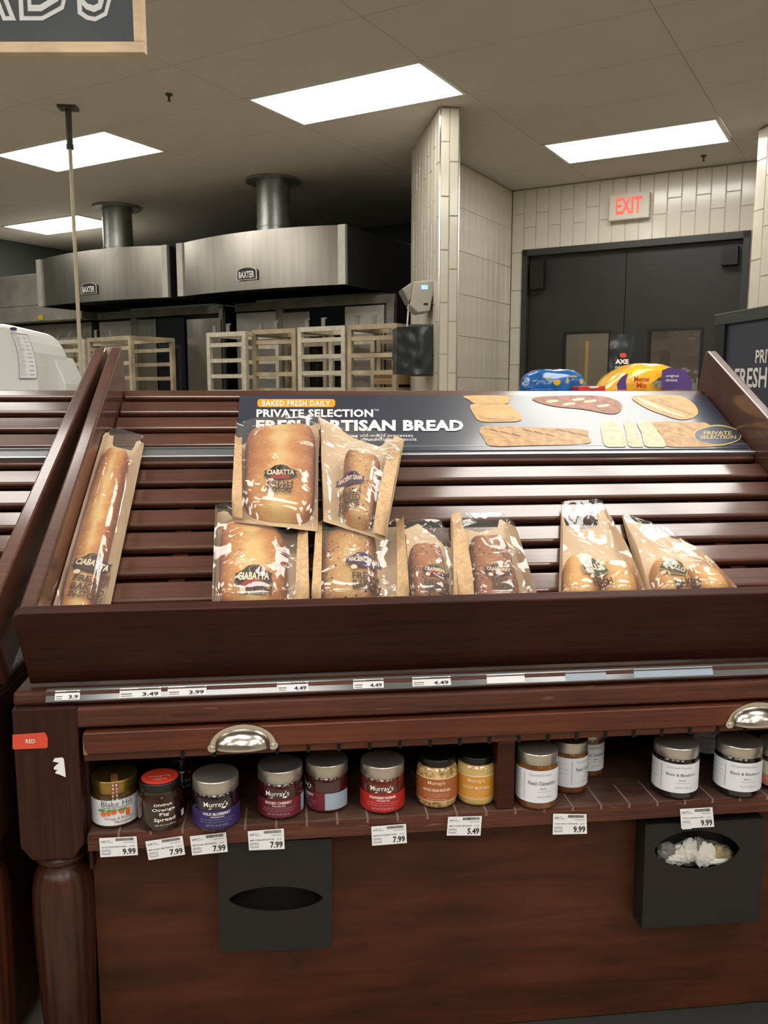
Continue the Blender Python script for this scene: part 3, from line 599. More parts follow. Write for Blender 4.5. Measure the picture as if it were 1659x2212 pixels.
# ================================================================ THE DISPLAY TABLE
XL, XR = -.442, 1.180; TY = 1.35; BACK = 2.30; TT = .722
def make_table(first=True):
    t = thing('display_table', ((XL+XR)/2, 1.8, 0), 'dark wooden bread table with cup-handled drawer and a shelf of jars', 'table')
    MB().box((XL, TY+.008, .698), (XR, BACK, TT)).build('tabletop', 'worn_wood', t, bevel=.006)
    MB().box((XL+.004, TY+.002, .660), (XR-.004, BACK-.01, .696)).build('apron', 'worn_wood', t, bevel=.005)
    # drawer front with two cup pulls
    d = MB().box((-.333, TY-.006, .6185), (XR-.11, TY+.3, .6545)).build('drawer', 'red_wood', t, bevel=.0015, seg=1)
    m = MB(); m.add([Vector((-.333, TY-.0065, .6185)), Vector((-.326, TY-.0065, .6185)), Vector((-.331, TY-.0065, .628)), Vector((-.333, TY-.0065, .652))], [(0, 1, 2, 3)]); m.build('chipped_edge', 'scar', d)
    for hx in (-.079, .813):
        h = MB(); n, k = 28, 12; hw, hh, hd = .045, .030, .026; zc = .628
        def hf(u, v):
            a = pi*u; e = pi/2*v
            return Vector((hx-hw*cos(a), TY-.0075-hd*sin(e)*sin(a)**.75, zc-.006+.029*sin(a)**.85*cos(e)))
        h.grid(hf, n, k)
        o = h.build('cup_handle', 'nickel', d); s = o.modifiers.new('thick', 'SOLIDIFY'); s.thickness = .0012
        m = MB(); arc = []
        for i in range(25):
            a = pi*i/24; arc.append((hx-.054*cos(a)*(1 if True else 1), zc-.006+.038*sin(a)))
        inn = [(hx-.046*cos(pi*i/24), zc-.006+.029*sin(pi*i/24)) for i in range(25)][::-1]
        P = arc+inn; q = len(arc)
        V = [Vector((x, TY-.0065, z)) for x, z in P]+[Vector((x, TY-.0100, z)) for x, z in P]; nP = len(P)
        F = [(i, i+1, nP-2-i, nP-1-i) for i in range(24)]+[(nP+i, nP+nP-1-i, nP+nP-2-i, nP+i+1) for i in range(24)]+[(i, nP+i, nP+(i+1) % nP, (i+1) % nP) for i in range(nP)]
        m.add(V, F)
        for sx_ in (-1, 1):
            c = Vector((hx+sx_*.0495, TY-.0065, zc-.006)); m.cyl(c, c-Vector((0, .004, 0)), .0075, n=16); m.cyl(c-Vector((0, .004, 0)), c-Vector((0, .0058, 0)), .0035, .0025, n=12)
        m.build('handle_flange', 'nickel', o)
    m = MB().box((-.335, TY+.004, .603), (XR-.11, TY+.03, .6185)); a = m.build('drawer_rail', 'red_wood', t, bevel=.001, seg=1)
    k = 0; x = -.335+.157
    while x < XR-.16:
        MB().box((x-.003, TY+.0020, .6015), (x+.003, TY+.012, .6125)).build('divider_slot', 'black_gap', a); x += .0515; k += 1
    # posts and turned, reeded legs
    for X0, X1 in ((XL, -.341), (XR-.101, XR)):
        for Y0_, Y1_ in ((TY, TY+.10), (BACK-.1, BACK)):
            l = MB().prism([(X0, Y0_, .698), (X1, Y0_, .698), (X1, Y0_, .462), (X1-.018, Y0_, .437), (X0+.018, Y0_, .437), (X0, Y0_, .462)], (0, Y1_-Y0_, 0)).build('leg', 'post_wood', t, bevel=.003)
            c = ((X0+X1)/2, (Y0_+Y1_)/2, 0)
            pf = [(.030, .44), (.031, .434), (.040, .428), (.042, .422), (.038, .416), (.032, .413), (.032, .408), (.040, .400), (.0465, .386), (.0500, .36), (.0505, .31), (.049, .24), (.046, .15), (.043, .10), (.044, .09), (.047, .08), (.042, .07), (.044, .05), (.044, 0.0)]
            MB().lathe(pf, c, 72, fn=lambda a, z: 1-.035*(abs(sin(9*a))**4 if z < .395 and z > .09 else 0)).build('turned_leg', 'leg_wood', l)
    # shelf
    sh = MB().box((-.335, TY+.002, .4495), (XR-.105, BACK-.45, .479)).build('shelf', 'shelf_wood', t, bevel=.002)
    MB().box((-.335, TY-.0005, .4495), (XR-.105, TY+.0018, .4775)).build('shelf_edge', 'worn_wood', sh)
    x = -.335+.05
    while x < XR-.12:
        MB().box((x-.0016, TY-.001, .4794), (x+.0016, TY+.06+.14*random.random(), .4797)).box((x-.0018, TY-.0012, .472), (x+.0018, TY, .4797)).build('groove', 'scar', sh)
        x += .0515
    MB().box((.352, TY+.004, .479), (.383, BACK-.5, .603)).build('divider', 'dark_wood', t, bevel=.002)
    MB().box((-.341, TY+.03, .4), (-.335, BACK-.5, .603)).build('cubby_side', 'dark_wood', t); MB().box((XR-.105, TY+.03, .4), (XR-.1, BACK-.5, .603)).build('cubby_side', 'dark_wood', t)
    for X0 in (XL+.03, XR-.045): MB().box((X0, TY+.105, .03), (X0+.015, BACK-.105, .698)).build('side_panel', 'panel_wood', t)
    MB().box((-.335, BACK-.5, .45), (XR-.1, BACK-.48, .66)).build('cubby_back', 'dark_wood', t)
    MB().box((XL+.101, TY+.052, .028), (XR-.101, TY+.072, .4495)).build('lower_panel', 'panel_wood', t)
    MB().box((XL+.002, TY-.14, 0), (XR-.002, TY+.0515, .026)).build('floor_cover', 'base_rubber', t)  # dark plate added to cover the bright floor at the table's foot
    MB().box((XL+.05, BACK-.1, .03), (XR-.05, BACK-.08, .698)).build('rear_panel', 'panel_wood', t)
    # price channel: tilted clear strip along the front edge
    c = MB().prism([(XL+.052, TY+.004, .7075), (XL+.052, TY+.012, .7225), (XL+.052, TY+.022, .7225), (XL+.052, TY+.010, .7045)], (1.375, 0, 0)).build('price_channel', 'clear_channel', t)
    MB().box((XL+.052, TY+.0115, .7225), (XL+1.427, TY+.0135, .7240)).box((XL+.052, TY+.0025, .7060), (XL+1.427, TY+.005, .7075)).build('channel_lip', 'channel', c)
    return t
table = make_table()

# ---------------------------------------------------------------- slatted bread rack on the table
DEL = radians(28.8); OY, OZ = 1.390, .7245
NV = Vector((0, -sin(DEL), cos(DEL))); VV = Vector((0, cos(DEL), sin(DEL)))
def RK(u, v, n=0): return Vector((u, OY, OZ))+VV*v+NV*n
BEDN = .035
def bed(px, py, n=BEDN):            # pixel -> point on the plane n above the rack's underside
    return onp(px, py, NV, NV.dot(Vector((0, OY, OZ)))+n)
def rkm(v): return RK(v.x, v.y, v.z)
BT = .026
RL, RR = -.423, 1.132
LIP0, LIPP = .2292, .0737
VRIM = (bed(900, 842)-Vector((0, OY, OZ))).dot(VV)
RV0 = (bed(900, 989)-Vector((0, OY, OZ))).dot(VV); RV1 = (bed(900, 967)-Vector((0, OY, OZ))).dot(VV)
def make_rack():
    t = thing('bread_rack', ((RL+RR)/2, 1.8, TT), 'dark slatted wooden bread rack tilted on the table, holding the bagged loaves', 'rack')
    for X0 in (RL, RR-BT):
        pts = [(0.018, 0), (VRIM+.01, 0), (VRIM+.04, .12), (VRIM+.03, .136), (.02, .136), (0.018, .12)]
        MB().prism([RK(X0, v, n) for v, n in pts], (BT, 0, 0)).build('side_board', 'slat_wood', t, bevel=.004)
    hb = .157; r = .016
    pts = [(RL, 0)]+[(RR, 0)]+[(RR-r+r*sin(pi/2-i*pi/10), hb-r+r*cos(pi/2-i*pi/10)) for i in range(6)]+[(RL+r-r*sin(i*pi/10), hb-r+r*cos(i*pi/10)) for i in range(6)]
    MB().prism([RK(x, 0, n) for x, n in pts], VV*.019).build('front_board', 'dark_wood', t, bevel=.003)
    for k in range(-2, 10):
        v0 = LIP0+LIPP*k; w_ = .0525 if k < 9 else VRIM-LIP0-LIPP*9
        m = MB(); m.box((RL+BT, v0, BEDN-.017), (RR-BT, v0+w_, BEDN)); m.build('slat', 'slat_wood', t, bevel=.0065, seg=4)
    m = MB(); m.box((RL+BT, .02, .002), (RR-BT, VRIM-.005, .010), 0, rkm); m.build('backing', 'dark_wood', t)
    for X0 in (RL+.2, RR-.25): m = MB(); m.box((X0, .03, .010), (X0+.03, .92, BEDN-.017), 0, rkm); m.build('batten', 'dark_wood', t)
    # rear props that carry the slope
    for X0 in (RL+.05, RR-.08): MB().box((X0, 2.06, TT), (X0+.03, 2.1, RK(0, (2.06-OY)/cos(DEL), 0).z-.003)).build('rear_prop', 'dark_wood', t)
    return t
def bend(t):                        # slats were modelled in the rack's own axes: carry them onto the slope
    M = WM[t.name]
    for o in list(COL.objects):
        if o.parent == t and o.name.split('.')[0] == 'slat':
            for v in o.data.vertices:
                w_ = M @ v.co; v.co = M.inverted() @ RK(w_.x, w_.y, w_.z)
brack = make_rack(); bend(brack)
m = MB(); m.box((RL+BT, RV0, BEDN+.0002), (RR-BT, RV1, BEDN+.003), 0, rkm); m.box((RL+BT, RV0, BEDN+.003), (RR-BT, RV0+.004, BEDN+.008), 0, rkm); m.box((RL+BT, RV1-.0045, BEDN+.003), (RR-BT, RV1, BEDN+.006), 0, rkm)
ch = m.build('sign_channel', 'channel', brack)
m = MB(); m.box((RL+BT, RV0-.0005, BEDN+.008), (RR-BT, RV0+.0035, BEDN+.0092), 0, rkm); m.build('channel_lip', 'channel_lip', ch)  # near-white lip paints the highlight line along the channel

# neighbouring table and rack to the left: copies, turned slightly
def neighbour(src, label, a, b):
    c = copy_tree(src); al = radians(-1.9)
    q = Vector((a, 2.2, 0)); q2 = Vector((b, 2.2, 0)); p = Vector(src.location)
    c.location = q2+Matrix.Rotation(al, 3, 'Z') @ (p-q); c.rotation_euler = (0, 0, al); c['label'] = label
    return c
nb1 = neighbour(table, 'second dark wooden display table, at the left edge of the photo', XR, XL-.012)
nb2 = neighbour(brack, 'empty slatted bread rack at the left edge, beyond the double side boards', RR, RL-.010)

# ---------------------------------------------------------------- poster
pc = [bed(510, 976, BEDN+.006), bed(1641, 976, BEDN+.006), bed(1536, 853, BEDN+.006), bed(517, 853, BEDN+.006)]
px0 = (pc[0].x+pc[3].x)/2; px1 = RR-BT-.004
pv = lambda P: (P-Vector((0, OY, OZ))).dot(VV)
pv0, pv1 = pv(pc[0]), pv(pc[3])
t = thing('bread_poster', RK((px0+px1)/2, pv0, BEDN+.003), 'dark glossy bread poster with orange strip, standing along the top of the bread rack', 'poster')
m = MB(); m.box((px0, pv0, BEDN+.0035), (px1, pv1, BEDN+.0055), 0, rkm); sheet = m.build('sheet', 'poster', t)
def PP(px, py, d=0): P = bed(px, py, BEDN+.006+d); return P
LV = [0]
def pfn(d): return lambda x, y: PP(x, y, d)
def ptext(body, x0, y0, x1, y1, mt, bold=.02, lvl=.0012, nm='lettering', space=1.0):
    m = MB(); put_text(m, body, (x0, y1, x1, y0), pfn(lvl), bold=bold, space=space); return m.build(nm, mt, sheet)
m = MB(); poly(m, rbox(556, 862, 724, 879.5, 6), pfn(.0006)); m.build('orange_strip', 'orange_pill', sheet)
ptext('BAKED FRESH DAILY', 566, 865, 713, 877, 'ink_white', .02, space=1.1)
ptext('PRIVATE SELECTION', 554, 884, 806, 901, 'ink_white', .035, space=1.05)
ptext('TM', 808, 884, 818, 888, 'ink_white', .0)
ptext('FRESH ARTISAN BREAD', 553, 907, 1001, 931, 'ink_white', .045, space=1.05)
ptext('Our new premium line of breads, using old-world processes', 552, 937, 892, 946, 'ink_white', .0)
ptext('and all-natural ingredients: baguette, sourdough, focaccia', 552, 945, 900, 954, 'ink_white', .0)
# printed photographs of breads
def crm(P, k=5):
    n = len(P); out = []
    for i in range(n):
        a, b, c, d = P[i-1], P[i], P[(i+1) % n], P[(i+2) % n]
        for j in range(k):
            t_ = j/k; f_ = lambda A, B, C, D: .5*(2*B+(C-A)*t_+(2*A-5*B+4*C-D)*t_*t_+(3*B-A-3*C+D)*t_**3)
            out.append((f_(a[0], b[0], c[0], d[0]), max(853.8, min(965.5, f_(a[1], b[1], c[1], d[1])))))
    return out
def pshape(pts, mt, lvl=.0008, nm='printed_bread', sub=1):
    pts = crm(pts)
    m = MB(); poly(m, pts, pfn(lvl)); return m.build(nm, mt, sheet)
pshape([(1005, 855), (1095, 855), (1099, 866), (1090, 872), (1030, 872), (1014, 864)], 'photo_bun')
pshape([(1016, 876), (1036, 872), (1094, 873), (1112, 884), (1126, 898), (1124, 908), (1096, 911), (1040, 910), (1024, 896)], 'photo_bun')
pshape([(1036, 928), (1060, 920), (1170, 924), (1262, 928), (1270, 942), (1268, 958), (1150, 962), (1062, 963), (1046, 948)], 'photo_loaf')
pshape([(1150, 860), (1230, 854), (1300, 856), (1338, 868), (1342, 886), (1320, 894), (1262, 884), (1190, 876)], 'photo_rust')
pshape([(1368, 856), (1460, 854), (1494, 868), (1508, 888), (1498, 902), (1468, 906), (1428, 894), (1390, 878)], 'photo_bun')
pshape([(1376, 858), (1400, 866), (1440, 884), (1480, 900), (1462, 898), (1420, 884), (1388, 870)], 'photo_crumb', .0012)
pshape([(1298, 918), (1310, 912), (1330, 912), (1345, 930), (1352, 964), (1310, 964), (1300, 940)], 'photo_crumb')
pshape([(1348, 912), (1366, 914), (1378, 940), (1390, 964), (1360, 964), (1352, 934)], 'photo_crumb')
pshape([(1376, 912), (1398, 908), (1420, 930), (1438, 964), (1396, 964), (1386, 936)], 'photo_crumb', .001)
pshape([(1402, 912), (1500, 912), (1530, 916), (1560, 944), (1566, 962), (1440, 964), (1424, 932)], 'photo_loaf')
for k_ in range(9):
    x_ = 1060+24*k_; pshape([(x_, 926+(k_ % 3)*5), (x_+16, 931+(k_ % 3)*5), (x_+17, 933+(k_ % 3)*5), (x_-2, 928+(k_ % 3)*5)], 'photo_dark', .0012, 'printed_crust_line')
for x_, y_ in ((1180, 866), (1216, 872), (1262, 866), (1290, 876), (1236, 862)): pshape([(x_, y_), (x_+22, y_-3), (x_+26, y_+1), (x_+4, y_+4)], 'photo_crumb', .0012, 'printed_crust_line')
pshape([(1400, 862), (1430, 862), (1486, 888), (1490, 894), (1440, 876)], 'photo_loaf', .0014, 'printed_crust_line')
pshape([(1030, 895), (1060, 903), (1110, 900), (1100, 908), (1050, 908)], 'photo_loaf', .0012, 'printed_crust_line')
m = MB(); cres = []
for i in range(48):
    a = 2*pi*i/48; cres.append((1550+54*cos(a)*(1-.05*cos(4*a)), 940+18*sin(a)*(1+.25*abs(sin(a))**3)))
poly(m, cres, pfn(.0014)); m.build('crest_rim', 'badge_rim', sheet)
m = MB(); poly(m, [(1550+(x-1550)*.95, 940+(y-940)*.88) for x, y in cres], pfn(.0018)); m.build('crest_field', 'poster_mat', sheet)
ptext('PRIVATE', 1520, 931, 1580, 939, 'badge_rim', .02, .0022); ptext('SELECTION', 1512, 940, 1590, 948, 'badge_rim', .02, .0022)

# ---------------------------------------------------------------- bagged loaves
def smooth(x): x = max(0, min(1, x)); return x*x*(3-2*x)
def make_bag(label, quad, nb, nt, bread, T, crustm, badge, texts, gusset=.018, top=None, flap=(0, 0), ftop=1.0, seed=0, folds=9, famp=.006, film_range=(0, 1), rot=0, group='bagged loaves in the bread rack', loaves=1):
    """quad: bag corners BL BR TR TL; bread: (s0,s1,t0,t1)"""
    rnd = random.Random(seed)
    c = [bed(quad[0][0], quad[0][1], nb), bed(quad[1][0], quad[1][1], nb), bed(quad[2][0], quad[2][1], nt), bed(quad[3][0], quad[3][1], nt)]
    for i in range(4): c[i].x = max(c[i].x, RL+BT+.002)
    # never below the tray floor
    vmin = .024
    for i, j in ((0, 3), (1, 2)):
        v0 = (c[i]-Vector((0, OY, OZ))).dot(VV); v1 = (c[j]-Vector((0, OY, OZ))).dot(VV)
        if v0 < vmin: c[i] = c[i]+(c[j]-c[i])*((vmin-v0)/(v1-v0))
    def S(s, t_, h=0):
        P = (c[0]*(1-s)+c[1]*s)*(1-t_)+(c[3]*(1-s)+c[2]*s)*t_; return P+NV*h
    s0, s1, t0_, t1_ = bread; Nn = 5.0 if loaves == 1 else 3.0; PE = .48
    regs = [bread] if loaves == 1 else [(s0+(s1-s0)*i/loaves-.02, s0+(s1-s0)*(i+1)/loaves+.02, t0_, t1_-(.07 if i == 1 else 0)) for i in range(loaves)]
    def hb(s, t_):
        best = 0
        for (a, b, d, e) in regs:
            x = (s-(a+b)/2)/((b-a)/2); y = (t_-(d+e)/2)/((e-d)/2); r = (abs(x)**Nn+abs(y)**Nn)**(1/Nn)
            if r < 1: best = max(best, T*max(0, 1-(r**(1/PE))**2)**.3)
        return best
    def edge(t_): return gusset*(1-.8*smooth((t_-t1_)/(1.02-t1_)))*smooth(t_/.05+.3)
    # taut film: a membrane stretched over the loaf between the bag's sides
    GU, GV = 60, 76
    ob = np.array([[hb(i/GU, j/GV*1.06)+.0018 for i in range(GU+1)] for j in range(GV+1)])
    for j in range(GV+1):
        e = edge(j/GV*1.06); ob[j, 0] = ob[j, -1] = e
    ob[0, :] = np.maximum(ob[0, :], edge(0)); hf_ = ob.copy(); hf_[1:, 1:-1] = np.maximum(hf_[1:, 1:-1], gusset*.3)
    for _ in range(260):
        av = hf_.copy(); av[1:-1, 1:-1] = (hf_[:-2, 1:-1]+hf_[2:, 1:-1]+hf_[1:-1, :-2]+hf_[1:-1, 2:])/4; av[-1, 1:-1] = av[-2, 1:-1]
        hf_ = np.maximum(ob, av)
    F = []
    for q in range(folds*3):        # creases: sharp ridges, long and narrow, plus a few broad facets
        a = rnd.uniform(0, pi); nar = q % 3
        F.append((rnd.uniform(.05, .95), rnd.uniform(.12, 1.0), cos(a), sin(a), rnd.uniform(.02, .04) if nar else rnd.uniform(.08, .16), rnd.uniform(.06, .26) if nar else rnd.uniform(.1, .3), rnd.choice((-1, 1, 1))*famp*(rnd.uniform(.2, .6) if nar else rnd.uniform(.35, .8))))
    aspect = (c[3]-c[0]).length/max(.01, (c[1]-c[0]).length)
    def fold(s, t_):
        h = 0
        for (x, y, ca, sa, w1, l1, A) in F:
            dx, dy = s-x, (t_-y)*aspect; q = abs(dx*ca+dy*sa); l = abs(-dx*sa+dy*ca)
            if q < w1 and l < l1: h += A*(1-q/w1)*(1-l/l1)
        return h
    def fsm(s, t_):
        x = max(0, min(GU-1e-6, s*GU)); y = max(0, min(GV-1e-6, t_/1.06*GV)); i, j = int(x), int(y); fx, fy = x-i, y-j
        return (hf_[j, i]*(1-fx)+hf_[j, i+1]*fx)*(1-fy)+(hf_[j+1, i]*(1-fx)+hf_[j+1, i+1]*fx)*fy
    def fh(s, t_):
        k = fold(s, t_); win = min(1, s*12, (1-s)*12)
        return fsm(s, t_)+(max(k, -.3*abs(k)))*max(0, win)+.0012*noise.noise(Vector((s*5, t_*7, seed)))+.0025
    base = S(.5, 0); t = thing('bagged_loaf', base, label, 'bread', group)
    top = top or [(0, 1), (1, 1)]
    def tl(s):
        for (a, ya), (b, yb) in zip(top, top[1:]):
            if s <= b: return ya+(yb-ya)*(s-a)/(b-a+1e-9)
        return top[-1][1]
    m = MB(); m.grid(lambda s, v: S(s, v*tl(s), .002+.0015*noise.noise(Vector((s*4, v*5, seed+3)))), 26, 30); bk = m.build('paper_back', 'kraft', t)
    m = MB()
    for sd in (0, 1):
        m.grid(lambda u, v, sd=sd: S(sd+(.006*sin(v*9+seed) if False else 0)+(.015*noise.noise(Vector((v*4, u*2, seed+sd))))*u, v*tl(sd), .002+u*edge(v)), 4, 30)
    m.build('paper_gusset', 'kraft', t)
    if flap[0]: m = MB(); m.grid(lambda u, v: S(flap[0]*u*(1-.5*(v*.7)), v*tl(0), max(fh(flap[0]*u, v), .004)+.0012), 8, 30); m.build('paper_flap', 'kraft_print', t)
    if flap[1]: m = MB(); m.grid(lambda u, v: S(1-flap[1]*u*(1-.4*v), v*tl(1), max(fh(1-flap[1]*u, v), .004)+.0012), 8, 30); m.build('paper_flap', 'kraft_print', t)
    for ri, (a, b, d, e) in enumerate(regs):
        m = MB(); na, nr_ = 56, 14; uv = []
        vs = []
        for j in range(nr_+1):
            q = pi/2*j/nr_; rr = sin(q)**PE if j else 0; hh = max(0, cos(q))**.6
            for i in range(na):
                an = 2*pi*i/na; x = abs(cos(an))**(2/Nn)*(1 if cos(an) >= 0 else -1)*rr; y = abs(sin(an))**(2/Nn)*(1 if sin(an) >= 0 else -1)*rr
                s = (a+b)/2+x*(b-a)/2*.98; t_ = (d+e)/2+y*(e-d)/2*.99
                h = T*hh*(1-.05*(1+noise.noise(Vector((x*2.2, y*4, seed+ri)))) )-.001
                vs.append(S(s, t_, max(.003, h))); uv.append((x*.5+.5, y*.5+.5))
        fs = [(j*na+i, j*na+(i+1) % na, (j+1)*na+(i+1) % na, (j+1)*na+i) for j in range(nr_) for i in range(na)]
        m.add(vs, fs, 0, True); m.add([vs[nr_*na+i] for i in range(na)], [tuple(range(na))]); m.uv = uv+[(0, 0)]*na
        m.build('loaf', crustm, t)
    fo = MB(); fr0, fr1 = film_range
    fo.grid(lambda s, v: S(fr0+(fr1-fr0)*s, v*ftop, fh(fr0+(fr1-fr0)*s, v*ftop)), 96, 120)
    flm = fo.build('clear_film', 'bag_film', t)
    # print on the film: frame in photo pixels -> s,t by inverse bilinear iteration on the film's own surface
    O2 = Vector((0, OY, OZ))
    def st(px, py):
        h = .03; s = t_ = .5
        for _ in range(5):
            P = onp(px, py, NV, NV.dot(S(s, t_, 0))+fh(s, t_))
            # solve bilinear in-plane (u=X, v)
            A = lambda Q: (Q.x, (Q-O2).dot(VV))
            tx, ty = A(P)
            for _i in range(4):
                q = A(S(s, t_)); e1 = (S(1, t_)-S(0, t_)); e2 = S(s, 1)-S(s, 0); j = (e1.x, e2.x, e1.dot(VV), e2.dot(VV)); dx, dy = tx-q[0], ty-q[1]
                D = j[0]*j[3]-j[1]*j[2]; s += (dx*j[3]-j[1]*dy)/D; t_ += (j[0]*dy-dx*j[2])/D
            s = max(-.1, min(1.1, s)); t_ = max(-.1, min(1.1, t_))
        return s, t_
    def local(cx, cy, ang, lift, wpx):
        sc, tc_ = st(cx, cy); hc = fsm(sc, tc_)+.0025; pl_ = NV.dot(S(sc, tc_, hc)); Pc = onp(cx, cy, NV, pl_)
        ex = onp(cx+wpx/2*cos(ang), cy+wpx/2*sin(ang), NV, pl_)-Pc; k = ex.length/(wpx/2); ex.normalize(); ey = NV.cross(ex)
        if ey.z < 0: ey = -ey
        Pv = onp(cx, cy-10, NV, pl_)-Pc; ky = abs(Pv.dot(ey))/10*max(.6, cos(ang))
        e1 = S(1, tc_)-S(0, tc_); e2 = S(sc, 1)-S(sc, 0)
        def g(x, y):              # pixels-ish units right/up of the centre
            d = ex*(x*k)+ey*(y*ky); P = Pc+d-NV*hc
            # back to s,t
            j = (e1.x, e2.x, e1.dot(VV), e2.dot(VV)); dx, dy = d.x, d.dot(VV); D = j[0]*j[3]-j[1]*j[2]
            s = sc+(dx*j[3]-j[1]*dy)/D; t_ = tc_+(j[0]*dy-dx*j[2])/D
            return P+NV*(fsm(s, t_)+.0002+lift)
        return g
    if badge:
        cx, cy, bw, bh, ang, mt, word, rim = badge; hw, hh = bw/2, bh/2
        sh = lambda k: [(-hw*k, -hh*.55*k), (-hw*.5*k, -hh*.75*k), (0, -hh*.95*k), (hw*.5*k, -hh*.75*k), (hw*k, -hh*.55*k), (hw*.93*k, -hh*.05*k), (hw*k, hh*.15*k), (hw*.62*k, hh*.42*k), (hw*.35*k, hh*.85*k), (0, hh*k), (-hw*.35*k, hh*.85*k), (-hw*.62*k, hh*.42*k), (-hw*k, hh*.15*k), (-hw*.93*k, -hh*.05*k)]
        g1 = local(cx, cy, ang, .0010, bw)
        def fan(mb, pts, g):
            P = [g(0, 0)]; n = len(pts); 
            for f_ in (.35, .7, 1): P += [g(x*f_, y*f_) for x, y in pts]
            fs = [(0, 1+i, 1+(i+1) % n) for i in range(n)]
            for r_ in (0, 1): fs += [(1+r_*n+i, 1+(r_+1)*n+i, 1+(r_+1)*n+(i+1) % n, 1+r_*n+(i+1) % n) for i in range(n)]
            mb.add(P, fs, 0, True)
        pts = sh(1.0); pd = []
        for (xa, ya), (xb, yb) in zip(pts, pts[1:]+pts[:1]): pd += [(xa, ya), ((xa+xb)/2, (ya+yb)/2)]
        if rim: m = MB(); fan(m, [(x*1.07, y*1.1) for x, y in pd], local(cx, cy, ang, .0005, bw)); m.build('badge_rim', rim, flm)
        m = MB(); fan(m, pd, g1); bo = m.build('badge', mt, flm)
        if 'CIAB' in word or 'CRAN' in word:
            m = MB(); fan(m, [(x*.62, y*.28-hh*.62) for x, y in pd], local(cx, cy, ang, .0014, bw)); m.build('badge_band', 'badge_red' if mt != 'badge_brown' else 'badge_brown', flm)
        m = MB(); fan(m, [(x*.28, y*.33+hh*.58) for x, y in pd], local(cx, cy, ang, .0016, bw)); m.build('badge_emblem', 'badge_rim', flm)
        m = MB(); fan(m, [(x*.24, y*.27+hh*.58) for x, y in pd], local(cx, cy, ang, .002, bw)); m.build('badge_emblem', mt, flm)
        m = MB(); put_text(m, word, (-hw*.82, -hh*.42, hw*.82, hh*.22), local(cx, cy, ang, .0024, bw), bold=.03); m.build('lettering', 'lab_cream', flm)
        m = MB(); fan(m, ellipse(-hw*.55, -hh*1.0, bw*.075, bw*.05, 16) if False else ellipse(0, 0, bw*.085, bw*.055, 16), (lambda g_: (lambda x, y: g_(x-hw*.55, y-hh*1.05)))(local(cx, cy, ang, .0012, bw))); m.build('round_seal', 'lab_cream', flm)
    for (body, x0, y0, x1, y1, ang) in texts:
        cx, cy = (x0+x1)/2, (y0+y1)/2; g = local(cx, cy, ang, .0008, (x1-x0)); hw, hh = (x1-x0)/2, (y1-y0)/2*.76
        m = MB(); put_text(m, body, (-hw, -hh, hw, hh), g, bold=.03); m.build('lettering', 'ink_brown', flm)
    return t
FI = [('FRESH',), ('BAKED',), ('IN-STORE',)]
make_bag('long thin bagged baguette leaning at the left end of the bread rack', [(84, 1370), (226, 1372), (313, 955), (216, 942)], .037, .049, (.01, .755, .01, .905), .040, 'crust_ciabatta',
         (200, 1213, 84, 42, .08, 'badge_brown', 'CIABATTA', None), [('FRESH', 158, 1240, 225, 1257, .09), ('BAKED', 152, 1257, 222, 1275, .09), ('IN-STORE', 147, 1274, 218, 1291, .09)],
         gusset=.036, top=[(0, 1), (.12, 1.0), (.16, .935), (.72, .925), (.76, .985), (.86, 1), (1, .97)], seed=1, folds=8, famp=.004)
make_bag('bagged ciabatta at lower left of the pile, front row beneath the upper ciabatta', [(462, 1345), (668, 1345), (664, 1150), (470, 1103)], .037, .04, (.04, .78, .02, .82), .062, 'crust_ciabatta',
         (548, 1241, 82, 44, .0, 'badge_dark', 'CIABATTA', None), [('FRESH', 520, 1264, 587, 1279, .03), ('BAKED', 521, 1282, 588, 1298, .03)], gusset=.052, flap=(0, .15), top=[(0, .97), (.1, 1.02), (.2, .93), (.8, .90), (1, 1)], seed=2, famp=.010)
make_bag('bagged seeded loaf at the bottom centre, front row below the upper seeded loaf', [(672, 1338), (880, 1335), (866, 1140), (684, 1148)], .037, .04, (.06, .70, .02, .86), .06, 'crust_grain',
         (786, 1206, 80, 32, .0, 'badge_purple', 'ANCIENT GRAIN', None), [('FRESH', 761, 1234, 820, 1250, .0), ('BAKED', 762, 1252, 822, 1269, .0), ('IN-STORE', 764, 1272, 824, 1287, .0)], gusset=.052, flap=(.1, .12), seed=3, famp=.009)
make_bag('bagged ciabatta resting upright on top of the lower row, upper left of the pile', [(503, 1128), (686, 1150), (689, 922), (512, 938)], .098, .060, (.10, .97, .03, .95), .055, 'crust_ciabatta',
         (606, 1018, 72, 32, .0, 'badge_dark', 'CIABATTA', None), [('FRESH', 577, 1036, 633, 1047, .0), ('BAKED', 577, 1046, 633, 1056, .0), ('IN-STORE', 577, 1052, 630, 1062, .0)], gusset=.044, flap=(.12, 0), top=[(0, .8), (.3, .98), (.7, .95), (1, 1.04)], seed=4, folds=12, famp=.012, ftop=1.03)
make_bag('bagged seeded loaf resting on top of the lower row, upper right of the pile', [(698, 1128), (832, 1170), (873, 955), (690, 906)], .098, .062, (.30, .80, .02, .66), .05, 'crust_grain',
         (757, 1030, 62, 30, .06, 'badge_purple', 'ANCIENT GRAIN', None), [('FRESH', 734, 1052, 779, 1066, .0), ('BAKED', 733, 1067, 778, 1081, .0), ('IN-STORE', 732, 1082, 776, 1094, .0)], gusset=.042, flap=(0, .2), top=[(0, 1.02), (.1, 1), (.4, .88), (.75, .86), (.82, 1.0), (1, .97)], seed=5, folds=12, famp=.011, ftop=.98)
